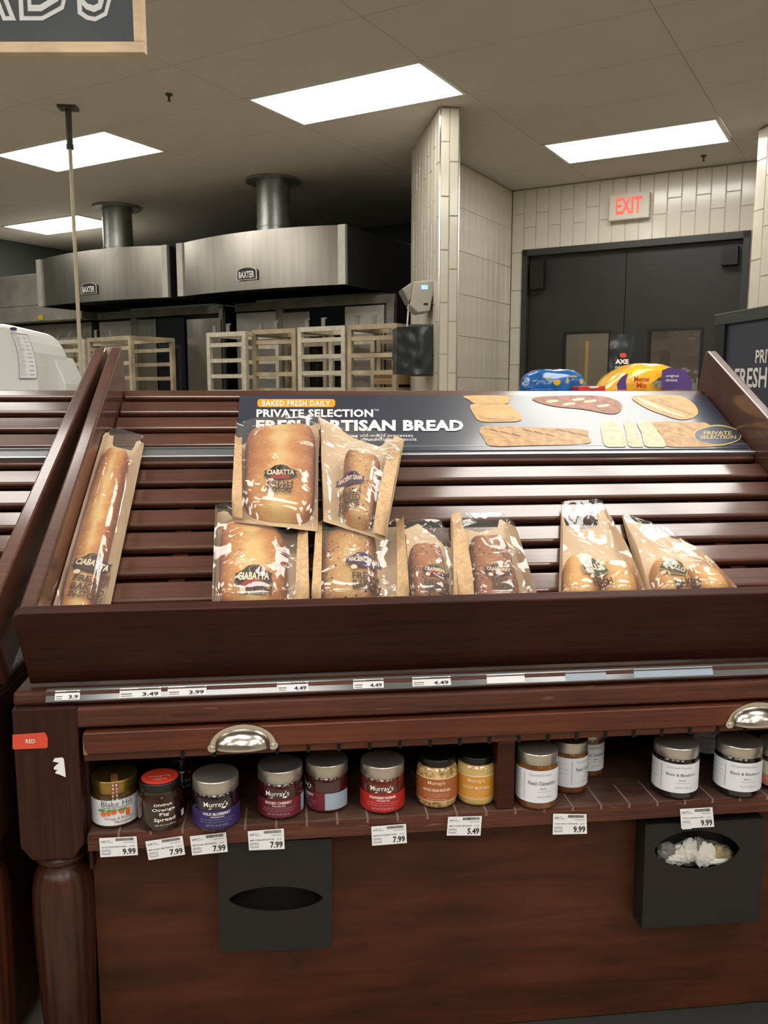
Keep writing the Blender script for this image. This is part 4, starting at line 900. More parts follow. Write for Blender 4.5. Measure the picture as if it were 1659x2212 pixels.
make_bag('bagged cranberry loaf, narrower, just right of the lower seeded loaf', [(880, 1332), (992, 1330), (952, 1134), (871, 1138)], .037, .04, (.05, .85, .02, .66), .05, 'crust_cranberry',
         (943, 1229, 62, 22, .12, 'badge_dark', 'CRANBERRY', None), [('FRESH', 917, 1250, 972, 1263, .05), ('BAKED', 919, 1264, 974, 1277, .05)], gusset=.042, top=[(0, .95), (.4, 1.02), (.8, .85), (1, .72)], seed=6, famp=.010)
make_bag('bagged cranberry loaf with a printed kraft side, alone right of the pile', [(975, 1332), (1155, 1330), (1090, 1120), (973, 1122)], .037, .04, (.24, .86, .02, .70), .05, 'crust_cranberry',
         (1077, 1228, 62, 22, .08, 'badge_dark', 'CRANBERRY', None), [('FRESH', 1062, 1244, 1112, 1258, .12), ('BAKED', 1064, 1259, 1114, 1272, .12)], gusset=.042, flap=(.26, .0), top=[(0, 1), (.08, .98), (.2, .88), (.5, .84), (.82, .88), (.9, 1.0), (1, .94)], seed=7, famp=.010)
make_bag('bagged buns in a tall half-empty bag, left one of the pair at right', [(1205, 1330), (1392, 1328), (1300, 1090), (1212, 1092)], .037, .04, (.03, .93, .02, .40), .055, 'crust_bun',
         (1284, 1222, 52, 40, -.05, 'badge_green', 'BOLILLO', 'badge_rim'), [('FRESH', 1281, 1251, 1321, 1267, -.03)], gusset=.036, top=[(0, 1), (.1, .78), (.45, .74), (.75, .78), (.85, .96), (1, .93)], seed=8, famp=.010, folds=12, loaves=2, group='bun bags')
make_bag('bagged buns in a bag bent over to the right, rightmost bag in the rack', [(1398, 1322), (1590, 1312), (1458, 1158), (1343, 1118)], .037, .04, (.14, .95, .02, .43), .05, 'crust_bun',
         (1458, 1222, 60, 34, .35, 'badge_green', 'BOLILLO', 'badge_rim'), [('BAKED', 1461, 1246, 1516, 1264, -.12)], gusset=.034, flap=(0, 0), top=[(0, 1), (.4, 1.0), (.5, .93), (1, .93)], seed=9, famp=.009, folds=12, loaves=2, group='bun bags')

# ---------------------------------------------------------------- jars on the shelf
SHZ = .4797
def jar(label, cx, ybase, wpx, yrim, prof, cont, lid, labd, texts, turn=0, lidh=.02, lidr=1.0, extra=None, name='jam_jar', group='jars on the table shelf'):
    F_ = onZ(cx, ybase, SHZ); d = F_.xy.length; r = wpx/2/FPX*(F_-CAMP).dot(fw)*1.02
    dirv = Vector((F_.x, F_.y, 0)).normalized(); c = F_+dirv*r*.96
    c = Vector((c.x, c.y, SHZ)); face = atan2(-c.y, -c.x)+turn
    Pr = onp(cx, yrim, dirv, dirv.dot(F_)); h = (Pr.z-SHZ-lidh)/prof[-1][1]
    t = thing(name, c, label, 'jar', group)
    pf = [(0, .001)]+[(r*a, h*b) for a, b in prof]
    MB().lathe(pf, c, 40).build('glass_body', cont, t)
    lz = prof[-1][1]*h; lr = r*lidr; e = .0012
    L_ = MB().lathe([(lr*.985, lz-.001), (lr, lz), (lr, lz+lidh-e*2), (lr*.985, lz+lidh-e*.5), (lr*.95, lz+lidh), (lr*.9, lz+lidh-.0005), (0.0001, lz+lidh-.0005)], c, 44).build('lid', lid, t)
    def cy(rad, up_=0):
        def g(x, y):              # x metres round the jar from its face (to the right as seen), y metres up
            a = face+x/rad; return c+Vector((rad*cos(a), rad*sin(a), y))
        return g
    if labd:
        for (z0, z1, ang, mt, rr) in labd:
            R = r*rr+.0006; a0_, a1_ = (face-ang, face+ang) if not isinstance(ang, tuple) else (face+ang[0], face+ang[1])
            m = MB(); m.lathe([(R, z0*h), (R, (z0+z1)/2*h), (R, z1*h)], c, 36, a0=a0_, a1=a1_); lb_ = m.build('paper_label', mt, t)
    for (body, x0, z0, x1, z1, mt, bold, rr) in texts:
        m = MB(); R = r*rr+.0014
        put_text(m, body, (x0*r, z0*h, x1*r, z1*h), cy(R), bold=bold); m.build('lettering', mt, t)
    if extra: extra(t, c, r, h, face, cy, L_)
    return t
SQ = [(.86, 0), (.97, .02), (1.0, .06), (1.0, .62), (.985, .70), (.93, .76), (.86, .79), (.86, .80)]     # squat jam jar
def bh_extra(t, c, r, h, face, cy, L_):
    g = cy(r+.0016)
    for k, x in enumerate((-.55, -.32, -.08, .24)):
        m = MB(); poly(m, ellipse(x*r, .375*h-(.02*h if k in (0,) else 0)+(.02*h if k in (2, 3) else 0), .12*r, .062*h, 16), g); m.build('printed_orange', 'fruit', t)
    m = MB(); rect(m, .42*r, .27*h, .62*r, .43*h, cy(r+.0017)); m.build('printed_jar', 'fruit', t)
    m = MB()
    for x in (-.7, -.55, -.3, -.1, .15, .35): poly(m, [(x*r-.12*r, .43*h), (x*r, .40*h), (x*r+.16*r, .46*h), (x*r, .465*h)], cy(r+.0018))
    m.build('printed_leaves', 'leaf', t)
    # paper seal over the lid
    lz = .80*h; w_ = .15*r; m = MB(); lr = r*.97+.0008
    a = face; ex = Vector((-sin(a), cos(a), 0)); eo = Vector((cos(a), sin(a), 0)); C = Vector((c.x, c.y, c.z))
    pth = [(lr*.2, lz+.0215), (lr*.9, lz+.0215), (lr*1.004, lz+.019), (lr*1.004, lz), (r*.95, lz-.006), (r*1.01, lz-.014)]
    for (r0, z0), (r1, z1) in zip(pth, pth[1:]): m.add([C+eo*r0+ZX*z0-ex*w_, C+eo*r0+ZX*z0+ex*w_, C+eo*r1+ZX*z1+ex*w_, C+eo*r1+ZX*z1-ex*w_], [(0, 1, 2, 3)])
    s = m.build('paper_seal', 'strip_brown', L_)
    m = MB()
    for j, ch_ in enumerate('SMALL'): put_text(m, ch_, (-w_*.75, lz+.014-.0062*j, -w_*.25, lz+.018-.0062*j), lambda x, y: C+eo*(lr*1.02+.0008)+ex*x+ZX*y, bold=.03)
    for j, ch_ in enumerate('BATCH'): put_text(m, ch_, (w_*.25, lz+.014-.0062*j, w_*.75, lz+.018-.0062*j), lambda x, y: C+eo*(lr*1.02+.0008)+ex*x+ZX*y, bold=.03)
    m.build('lettering', 'ink_white', s)
jar('white-labelled marmalade jar with gold lid, leftmost jar on the shelf', 252, 1789, 98, 1688, [(.86, 0), (.97, .02), (1.0, .06), (1.0, .62), (.985, .70), (.95, .76), (.92, .80)], 'jam_orange', 'lid_gold',
    [(.08, .66, 1.45, 'lab_white', 1.0)], [('Blake Hill', -.62, .52, .74, .645, 'script_black', -.005, 1.0), ('Specialty Marmalade Makers', -.6, .475, .78, .51, 'script_black', .02, 1.0), ('Orange & Bourbon', -.5, .20, .80, .275, 'strip_brown', .0, 1.0), ('Marmalade', -.05, .135, .7, .19, 'strip_brown', .0, 1.0)], lidh=.021, lidr=.98, extra=bh_extra)
def dv_extra(t, c, r, h, face, cy, L_):
    z = .875*h+.0135; m = MB(); m.add([c+Vector((r*.80*cos(a), r*.80*sin(a), z)) for a in [2*pi*i/36 for i in range(36)]], [tuple(range(36))]); s = m.build('red_sticker', 'red_disc', L_)
    ex = Vector((-sin(face), cos(face), 0)); eo = Vector((-cos(face), -sin(face), 0)); m = MB()
    put_text(m, 'Orange Fig', (-.45*r, -.1*r, .45*r, .08*r), lambda x, y: c+ex*x+eo*y+ZX*(z+.0006), bold=.0)
    put_text(m, 'SPREAD', (-.28*r, -.35*r, .28*r, -.25*r), lambda x, y: c+ex*x+eo*y+ZX*(z+.0006), bold=.0); m.build('lettering', 'lab_cream', s)
    m = MB(); rect(m, 1.0*r, .22*h, 1.25*r, .36*h, cy(r+.0012)); m.build('badge', 'lab_white', t)
jar('dark fig spread jar with a red disc on its black lid, second from left', 350, 1798, 97, 1697, [(.80, 0), (.9, .015), (.96, .05), (1.0, .25), (1.0, .55), (.96, .68), (.9, .76), (.86, .80), (.86, .875)], 'fig', 'lid_black', None,
    [('DIVINA', -.30, .60, .50, .655, 'ink_white', .02, 1.0), ('Orange', -.40, .475, .62, .56, 'ink_white', .02, 1.02), ('Fig', -.08, .375, .33, .46, 'ink_white', .02, 1.02), ('Spread', -.33, .245, .62, .345, 'ink_white', .02, 1.02), ('Net Wt. 9 oz (255 g)', -.28, .155, .62, .195, 'ink_white', .0, 1.0)], lidh=.0135, lidr=.9, extra=dv_extra)
def murray(label, cx, yb, yr, w_, cont, lab, flavour, turn=0, side=False):
    tx = [("Murray's", -.55, .50, .50, .64, 'ink_white', .01, 1.0), (flavour, -.60, .355, .62, .41, 'ink_white', .03, 1.0), ('PRESERVES', -.25, .30, .33, .335, 'ink_white', .0, 1.0),
          ('made with simple ingredients and whole fruit', -.75, .245, .80, .275, 'lab_blue', -.01, 1.0), ('pairs best with aged cheese and bread', -.75, .195, .70, .225, 'lab_blue', -.01, 1.0), ('NET WT 10 OZ (283 g)', -.48, .115, .50, .16, 'lab_blue', .0, 1.0)]
    labd = [(.07, .45, 2.4, lab, 1.0)]
    if side: labd.append((.08, .44, (.85, 2.2) if not isinstance(side, tuple) else side, 'lab_blue', 1.006))
    def ex(t, c, r, h, face, cy, L_):
        m = MB(); poly(m, [(-.35*r, .478*h), (.36*r, .485*h), (.42*r, .52*h), (-.32*r, .50*h)], cy(r+.0014)); m.build('swash', 'ink_white', t)
    return jar(label, cx, yb, w_, yr, [(.88, 0), (.97, .02), (1.0, .06), (1.0, .62), (.985, .69), (.94, .74), (.90, .76), (.90, .775)], cont, 'lid_silver', labd, tx, turn, lidh=.0205, lidr=.98, extra=ex)
murray('silver-lidded jar with purple label, third jar from the left', 469, 1796, 1691, 100, 'jam_blue', 'lab_purple', 'WILD BLUEBERRY')
murray('silver-lidded jar with wine red label facing forward, fourth jar from the left', 607, 1772, 1669, 98, 'jam_cherry', 'lab_wine', 'SPICED CHERRY', turn=-.12, side=(1.15, 2.2))
murray('silver-lidded wine red jar turned to show its pale blue back label', 707, 1757, 1656, 92, 'jam_cherry', 'lab_wine', 'SPICED CHERRY', turn=-1.25, side=(1.15, 2.4))
murray('silver-lidded jar with bright red label, left of the two mustard jars', 826, 1760, 1659, 96, 'jam_red', 'lab_red', 'STRAWBERRY RHUBARB')
def mustard(label, cx, yb, yr, w_, cont, lab, flavour):
    return jar(label, cx, yb, w_, yr, [(.80, 0), (.93, .03), (1.0, .09), (1.0, .74), (.96, .80), (.90, .84), (.86, .86), (.86, .885)], cont, 'lid_black', [(.17, .67, 1.6, 'lab_cream', 1.0), (.19, .65, 1.6, lab, 1.008)],
               [("Murray's", -.45, .52, .42, .62, 'lab_cream', .02, 1.02), (flavour, -.72, .395, .72, .46, 'lab_cream', .03, 1.02), ('a bold and tangy spread', -.6, .33, .6, .36, 'lab_cream', -.01, 1.02), ('pairs with cheddar and ham', -.6, .28, .6, .31, 'lab_cream', -.01, 1.02), ('NET WT 7 OZ (198 g)', -.5, .21, .5, .245, 'lab_cream', .0, 1.02)], lidh=.012, lidr=.9, name='mustard_jar')
mustard('wholegrain mustard jar with orange-brown label and black lid', 943, 1749, 1645, 87, 'mustard_grain', 'lab_rust', 'WHOLE GRAIN MUSTARD')
mustard('smooth yellow mustard jar with golden label, beside the divider', 1028, 1743, 1640, 84, 'mustard_honey', 'lab_mustard', 'HONEY MUSTARD')
def white(label, cx, yb, yr, w_, cont, flavour, turn=0):
    return jar(label, cx, yb, w_, yr, [(.84, 0), (.95, .02), (.98, .06), (1.0, .3), (1.0, .74), (.97, .79), (.93, .81), (.93, .825)], cont, 'lid_silver', [(.15, .735, 2.5, 'lab_white', 1.0)],
               [('Stonewall Kitchen', -.35, .64, .75, .685, 'ink_grey', -.01, 1.0), (flavour, -.38, .475, 1.0, .545, 'script_black', .0, 1.0), ('Jam', .18, .39, .5, .43, 'script_black', .0, 1.0), ('a sunny spread with ripe fruit', .05, .34, .75, .365, 'ink_grey', 0, 1.0), ('Net Wt 12.25 oz', .05, .245, .75, .28, 'ink_grey', 0, 1.0), ('|', -.62, .22, -.60, .68, 'ink_grey', .02, 1.0), ('ingredients fruit sugar', -1.5, .60, -.75, .63, 'ink_grey', -.01, 1), ('pectin lemon juice', -1.5, .50, -.75, .53, 'ink_grey', -.01, 1), ('spread on toast', -1.5, .40, -.75, .43, 'ink_grey', -.01, 1)], turn, lidh=.019, lidr=.985, group='white-labelled jars on the shelf')
white('white-labelled peach jam jar standing in front, right of the divider', 1157, 1751, 1631, 89, 'jam_peach', 'Peach Clementine')
white('white-labelled peach jam jar turned sideways, partly behind the front peach jar', 1227, 1716, 1606, 78, 'jam_peach', 'Peach Clementine', turn=.75)
white('rearmost of the three white-labelled peach jam jars, lid hidden by the drawer', 1268, 1679, 1578, 66, 'jam_peach', 'Peach Clementine', turn=.2)
white('white-labelled dark berry jam jar above the torn price tag, left one of its pair', 1455, 1727, 1617, 95, 'jam_black', 'Black & Blueberry')
white('white-labelled dark berry jam jar, right one of its pair', 1589, 1724, 1614, 96, 'jam_black', 'Black & Blueberry', turn=.1)
white('dim white-labelled jar far back between the two dark berry jars', 1522, 1640, 1545, 56, 'jam_black', 'Black & Blueberry')
jar('pink and pale green labelled jar cut off by the right edge of the photo', 1684, 1712, 96, 1618, SQ, 'jam_cherry', 'lid_silver', [(.1, .36, 2.5, 'lab_pink', 1.0), (.36, .68, 2.5, 'lab_green', 1.0)], [], lidh=.02)
jar('dark lettered jar in the shadow behind the fig spread', 392, 1735, 80, 1640, SQ, 'jam_dark', 'lid_black', None, [('Orange', -.4, .5, .5, .6, 'ink_grey', .0, 1.0), ('Spread', -.4, .36, .5, .46, 'ink_grey', .0, 1.0)])

# ---------------------------------------------------------------- price tags
def ptag(label, q, price, line, Y=TY-.0035, scanpx=None, small=False, torn=False, group='price tags hanging from the shelf edge', head='DSD'):
    TLp, TRp, BRp, BLp = [onY(x, y, Y) for x, y in q]
    def g(lift):
        def f(x, y):              # x,y in 0..1, y up
            P = (BLp*(1-x)+BRp*x)*(1-y)+(TLp*(1-x)+TRp*x)*y; return P+Vector((0, -lift, 0))
        return f
    t = thing('price_tag', (BLp+BRp)/2, label, 'tag', group)
    m = MB(); f0 = g(0); m.prism([f0(0, 0), f0(1, 0), f0(1, 1), f0(0, 1)], (0, .0006, 0)); c = m.build('card', 'tag_paper', t)
    if torn:
        m = MB(); rect(m, .02, -.03, .30, .25, g(.0009)); rect(m, .02, .28, .26, .3, g(.0012)); m.build('loose_corner', 'paper', c)
    m = MB(); f1 = g(.0004)
    put_text(m, price, (.60, .08, .95, .40), f1, bold=.025)
    x = .44; rd = random.Random(sum(ord(c_) for c_ in price+line))
    while x < .92: w_ = rd.choice((.006, .01, .014)); rect(m, x, .82, x+w_, .96, f1); x += w_+rd.choice((.006, .009))
    put_text(m, head, (.05, .76, .17, .86), f1, bold=.01)
    put_text(m, line, (.05, .48, .72, .55), f1, bold=.01)
    m.build('price_print', 'ink_black', c)
    m = MB(); put_text(m, 'DELI', (.19, .83, .28, .88), f1, bold=0); put_text(m, 'E100972', (.19, .74, .36, .79), f1, bold=0); put_text(m, '* 0085672800508', (.62, .70, .93, .75), f1, bold=0); put_text(m, '10 OZ', (.80, .48, .93, .55), f1, bold=0)
    for a, b, cc, d in ((.05, .13, .27, .145), (.05, .36, .27, .375), (.05, .13, .058, .375), (.262, .13, .27, .375)): rect(m, a, b, cc, d, f1)
    put_text(m, '99.9¢', (.08, .26, .24, .34), f1, bold=0); put_text(m, 'PER OUNCE', (.07, .16, .25, .21), f1, bold=0)
    m.build('fine_print', 'script_black', c)
    return t
ptag('price tag reading 9.99 under the white-labelled marmalade jar, leftmost tag', [(214, 1811), (295, 1807), (298, 1847), (217, 1852)], '9.99', 'BLK HLL ORG BOURBON MRML2')
ptag('price tag reading 7.99 under the fig spread jar, tilted down to the left', [(314, 1818), (394, 1806), (400, 1846), (321, 1858)], '7.99', 'MRRY BLUBRY LMN PRESERVES', head='69')
ptag('price tag reading 7.99 under the purple-labelled jar', [(410, 1807), (488, 1798), (492, 1840), (415, 1848)], '7.99', 'MRRY BLUBRY LMN PRESERVES', head='69')
ptag('price tag reading 7.99 under the wine red jar, fourth tag from the left', [(535, 1796), (613, 1790), (615, 1834), (538, 1837)], '7.99', 'MRRY HRLM APPLE BUTTER', head='69')
ptag('price tag reading 7.99 under the bright red jar', [(802, 1786), (877, 1780), (879, 1821), (804, 1827)], '7.99', 'MURRAYS STRWBRY RHUBR', head='69')
ptag('price tag reading 5.49 under the mustard jars', [(968, 1765), (1041, 1763), (1038, 1805), (965, 1805)], '5.49', 'MRRY HONEY MUSTARD', head='69')
ptag('price tag reading 9.99 under the three peach jars', [(1195, 1758), (1267, 1759), (1268, 1801), (1194, 1803)], '9.99', 'STWK APRICT ORNG JAM')
ptag('torn price tag reading 9.99 under the dark berry jars', [(1469, 1748), (1539, 1744), (1543, 1786), (1472, 1790)], '9.99', 'STWK JAM BLK BRY', torn=True)
# cards in the channel along the table edge
cn = Vector((0, -.0150, .0080)).normalized(); c0 = Vector((0, TY+.004, .7075))
def cfn(lift):
    def f(px, py): return onp(px, py, cn, cn.dot(c0)+lift)
    return f
def edge_card(label, q, price, dark=False, mt='tag_paper'):
    f = cfn(.0006); t = thing('price_card', f(q[0], (q[1]+q[3])/2), label, 'tag', 'price cards in the table edge channel')
    m = MB(); x0, y0, x1, y1 = q
    v = .705+0; 
    # cards follow the channel: use its height at both ends
    def h(x, k, lift=.0006):       # k 0 bottom..1 top
        P = onp(x, y0, Vector((0, 1, 0)), TY+.006); A = Vector((P.x, TY+.004, .7078)); B = Vector((P.x, TY+.0117, .7222)); return A+(B-A)*k+cn*lift
    m.add([h(x0, .03), h(x1, .03), h(x1, .97), h(x0, .97)], [(0, 1, 2, 3)]); m.add([h(x0, .03, 0), h(x1, .03, 0), h(x1, .97, 0), h(x0, .97, 0)], [(0, 1, 2, 3)])
    c = m.build('card', mt, t)
    if price:
        m = MB(); put_text(m, price, (x0+(x1-x0)*.55, .12, x1-(x1-x0)*.06, .5), lambda x, y: h(x, y, .001), bold=.03)
        x = x0+(x1-x0)*.45
        while x < x1-6: rect(m, x, .75, x+1.5, .92, lambda a, b: h(a, b, .001)); x += 3
        rect(m, x0+3, .35, x0+(x1-x0)*.3, .42, lambda a, b: h(a, b, .001)); rect(m, x0+3, .15, x0+(x1-x0)*.3, .2, lambda a, b: h(a, b, .001))
        m.build('price_print', 'ink_black', c)
    return t
edge_card('blurred price card at the left end of the table edge channel', (118, 1500, 172, 1518), '3.9')
edge_card('price card reading 3.49, second card from the left post, above the fig spread jar', (258, 1498, 348, 1515), '3.49')
edge_card('price card reading 3.99 in the edge channel, nearest the left of the cup handle', (362, 1494, 446, 1512), '3.99')
edge_card('price card reading 4.49 in the channel above the wine red jars', (598, 1480, 666, 1498), '4.49')
edge_card('price card reading 4.49 in the channel above the bright red jar', (763, 1472, 829, 1492), '4.49')
edge_card('price card reading 4.49 in the channel above the mustard jars', (891, 1468, 974, 1486), '4.49')
edge_card('blank white card in the channel above the divider', (1052, 1463, 1134, 1480), None)
edge_card('blank pale card in the channel above the peach jars', (1222, 1460, 1310, 1476), None, mt='lab_blue')
edge_card('long pale card at the right end of the table edge channel', (1370, 1456, 1540, 1470), None, mt='lab_blue')

# stickers on the post
t = thing('red_label', onY(65, 1600, TY-.0006), 'red sticker with white lettering on the left table post', 'sticker')
f = lambda l: (lambda x, y: onY(x, y, TY-.0008-l))
m = MB(); poly(m, [(27, 1587), (96, 1582), (99, 1585), (103, 1594), (103, 1612), (101, 1616), (30, 1619), (27, 1616)], f(0)); poly(m, [(27, 1587), (96, 1582), (103, 1594), (103, 1612), (30, 1619)], f(-.0003)); c = m.build('sticker_face', 'red_sticker', t)
m = MB(); put_text(m, 'RED', (55.5, 1605.5, 75.5, 1597), f(.0004), bold=.01); m.build('lettering', 'ink_white', c)
m = MB(); P = [(118, 1638), (135, 1636.5), (138, 1641), (142, 1679), (128, 1673), (119, 1670.5), (121, 1666), (125, 1664), (122, 1663), (117, 1662.5), (116, 1658.5), (121, 1653), (128, 1648), (114, 1645)]
m.prism([f(0)(x, y) for x, y in P], (0, .0006, 0)); tag(m.build('torn_sticker', 'tag_paper'), 'torn white sticker remnant on the left table post, below the red sticker', 'sticker')

WL = ['crumpled grey plastic across the back of the carton opening', 'crumpled white tissue at the left of the opening, in front of grey plastic', 'yellowish white tissue standing near the middle of the opening', 'largest white tissue ball, right of the middle of the opening',
      'grey crumpled plastic above the largest white tissue ball', 'small white tissue scraps at the lower left rim of the opening', 'tan crumpled paper right of the largest white tissue ball', 'thin white paper scrap at the lower right rim of the opening', 'grey plastic at the far left corner of the carton opening', 'small tan paper scrap at the far right of the carton opening']
# black carton bag dispensers on the lower panel
def binbox(label, q, eye, fill):
    Y1, Y0b = TY+.048, TY+.008
    c = [onY(x, y, Y0b) for x, y in q]; t = thing('bag_dispenser', (c[2]+c[3])/2, label, 'box', 'black carton dispensers')
    ex, ey, rx, ry, rt_ = eye; n = 32; eyepts = []
    for i in range(n):
        a = 2*pi*i/n; k = abs(sin(a))**1.25*(1 if sin(a) > 0 else -1); x, y = rx*cos(a), -ry*k
        eyepts.append(onY(ex+x*cos(rt_)-y*sin(rt_), ey+x*sin(rt_)+y*cos(rt_), Y0b))
    # front plate with lens-shaped hole
    cen = sum(eyepts, Vector())/n; out = []
    C4 = [c[1], c[0], c[3], c[2]]   # TR TL BL BR, counter-clockwise
    def hit(a):
        d = Vector((cos(a), 0, sin(a))); best = 9
        for i in range(4):
            A, B = C4[i], C4[(i+1) % 4]; e = B-A; D = d.x*(-e.z)+e.x*d.z
            if abs(D) < 1e-9: continue
            w0 = A-cen; tt = (w0.x*(-e.z)+e.x*w0.z)/D; ss = (d.x*w0.z-d.z*w0.x)/D
            if tt > 0 and -1e-6 <= ss <= 1+1e-6: best = min(best, tt)
        return cen+d*best
    angs = [atan2((p-cen).z, (p-cen).x) for p in eyepts]
    outer = [hit(a) for a in angs]; corner_after = {}
    m = MB(); V = eyepts+outer; th = Vector((0, .003, 0))
    fs = []
    cang = [(atan2((p-cen).z, (p-cen).x), p) for p in C4]
    V2 = list(V)
    for i in range(n):
        j = (i+1) % n; a0, a1 = angs[i], angs[j]
        if a1 < a0-pi: a1 += 2*pi
        if a1 > a0+pi: a1 -= 2*pi
        mid = None
        for ca, p in cang:
            for k in (-2*pi, 0, 2*pi):
                if min(a0, a1) < ca+k < max(a0, a1): mid = p
        if mid is not None: V2.append(mid); fs.append((i, n+i, len(V2)-1, n+j, j))
        else: fs.append((i, n+i, n+j, j))
    nn = len(V2); m.add(V2, fs); m.add([v+th for v in V2], fs); m.add(eyepts+[v+th for v in eyepts], [(i, (i+1) % n, n+(i+1) % n, n+i) for i in range(n)])
    m.build('front_plate', 'box_card', t)
    m = MB(); dv = Vector((0, Y1-Y0b, 0))
    for i in range(4): A, B = C4[i]+th, C4[(i+1) % 4]+th; m.add([A, B, B+dv-th, A+dv-th], [(0, 1, 2, 3)])
    m.add([p+dv for p in C4], [(0, 1, 2, 3)]); m.build('box_shell', 'box_card', t)
    if fill:
        rnd = random.Random(5)
        blobs = [(1500, 1839, 60, 24, 'liner', .034), (1472, 1846, 20, 18, 'tissue', .018), (1490, 1838, 16, 22, 'tissue', .014), (1524, 1846, 20, 22, 'tissue', .012), (1508, 1826, 20, 14, 'liner', .02), (1455, 1854, 18, 10, 'tissue', .016), (1552, 1846, 16, 18, 'tissue_tan', .018), (1548, 1860, 24, 6, 'tissue', .012), (1440, 1838, 18, 16, 'liner', .02), (1568, 1846, 12, 12, 'tissue_tan', .022)]
        for k, (bx, by, rx_, ry_, mt, dpt) in enumerate(blobs):
            cc = onY(bx, by, Y0b+dpt+.006); sx_ = rx_/FPX*1.75; sz = ry_/FPX*1.9; m = MB(); nu, nv = 18, 12
            def bf(u, v):
                a, b = 2*pi*u, pi*v; d = Vector((cos(a)*sin(b), sin(a)*sin(b), cos(b))); q_ = 1+.35*noise.noise(d*2.2+Vector((k*3, 0, 0)))+.15*noise.noise(d*6)
                return cc+Vector((d.x*sx_*q_, d.y*min(.012, dpt*.5)*q_, d.z*sz*q_))
            m.grid(bf, nu, nv, smooth=False)
            o = m.build('crumpled_paper', mt); tag(o, WL[k], 'paper', 'waste paper in the right carton')
    return t
binbox('empty black carton with a lens-shaped opening, left one on the lower table panel', [(470, 1822), (716, 1812), (717, 2048), (476, 2058)], (596, 1942, 102, 27, -.02), False)
binbox('black carton stuffed with crumpled paper, right one on the lower table panel', [(1395, 1782), (1652, 1768), (1640, 1990), (1386, 2007)], (1506, 1836, 92, 42, -.02), True)

# ================================================================ THINGS BEYOND THE RACK
# low merchandise fixture behind the table that carries pet food, and the framed sign fixture at right
GZ = 1.10
t = thing('goods_shelf', (2.0, 3.75, 0), 'low grey shelving unit behind the bread rack carrying pet food bags', 'shelf')
for z in (.15, .6, GZ-.02): MB().box((1.05, 3.35, z), (2.75, 4.1, z+.02)).build('shelf_board', 'steel_dull', t)
for X in (1.05, 2.73): MB().box((X, 3.35, 0), (X+.02, 4.1, GZ-.02)).build('end_panel', 'steel_dull', t)
def pillow(cx, yb, wpx, ztop, Y, mt, name, label, dpt=.2, seed=0, taper=0, cat='bag'):
    P = onY(cx, 844, Y); k = (P-CAMP).dot(fw)/FPX; hw = wpx/2*k; c = Vector((P.x, Y+dpt/2, GZ)); H = ztop-GZ
    t = thing(name, c, label, cat); m = MB()
    def f_(u, v):
        a, b = 2*pi*u, pi*v
        ca, sa = cos(a), sin(a); sb = sin(b); cb = cos(b)
        e = lambda x, p: abs(x)**p*(1 if x >= 0 else -1)
        d = Vector((e(ca, .7)*e(sb, .55), e(sa, .9)*e(sb, .6), e(-cb, .62))); q = 1+.05*noise.noise(d*3+Vector((seed, 0, 0)))+.025*noise.noise(d*9)
        return c+Vector((d.x*hw*q, d.y*dpt/2*q, (H/2+d.z*H/2*q*(1-.12*abs(d.x)**3))*(1-taper*max(0, -d.x)**1.6)))
    m.grid(f_, 48, 24); o = m.build('bag_body', mt, t)
    return t, c, hw, H, o
t, c, hw, H, o = pillow(1211, 0, 146, onY(1211, 797, 3.55).z, 3.5, 'blue_bag', 'snack_bag', 'glossy blue bag lying on the shelf beyond the poster, left of the yellow bag', .22, 2)
Ff = lambda x, y: onY(x, y, 3.478)
m = MB(); poly(m, ellipse(1203, 826, 7.5, 6.5), Ff); m.build('printed_emblem', 'yellow_bag', o)
m = MB()
for q in ((1186, 818, 7, 2.5), (1238, 813, 9, 2), (1256, 824, 4, 6), (1226, 822, 3, 7)): poly(m, ellipse(*q), Ff)
m.build('printed_stars', 'badge_rim', o)
tag(MB().grid(lambda u, v: onY(1136+62*u, 843-12*sin(pi*min(1, u*1.1)*.5)*v-.5*noise.noise(Vector((u*8, v*4, 0))), 3.47+.1*v), 14, 6).build('flat_blue_bag', 'blue_bag'), 'corner of a flat blue bag at the left end of the pet food pile', 'bag')
t, c, hw, H, o = pillow(1403, 0, 190, onY(1403, 784, 3.55).z, 3.45, 'yellow_bag', 'pet_food_bag', 'plump yellow and purple cat food bag lying on the shelf beyond the poster', .3, 4, taper=.45)
Fg = lambda x, y: onY(x, y, 3.425); Fh = lambda x, y: onY(x, y, 3.422)
m = MB(); poly(m, [(1430, 800), (1445, 794), (1480, 800), (1493, 818), (1494, 842), (1428, 842)], Fg); m.build('purple_end', 'purple_bag', o)
m = MB(); poly(m, [(1332, 830), (1342, 815), (1357, 806), (1352, 824), (1354, 842), (1334, 842)], Fg); m.build('purple_patch', 'purple_bag', o)
m = MB(); poly(m, [(1408, 828), (1420, 818), (1430, 812), (1430, 836), (1418, 838), (1412, 834)], Fh); m.build('printed_cat', 'grey_cat', o)
m = MB(); put_text(m, 'Meow', (1370, 825, 1403, 813), Fh, bold=.03); put_text(m, 'Mix', (1375, 838, 1398, 827), Fh, bold=.03); m.build('lettering', 'script_red', o)
m = MB(); put_text(m, 'original', (1438, 816, 1466, 809), Fh, bold=.01); put_text(m, 'choice', (1438, 824, 1463, 817.5), Fh, bold=.01); m.build('lettering', 'ink_white', o)
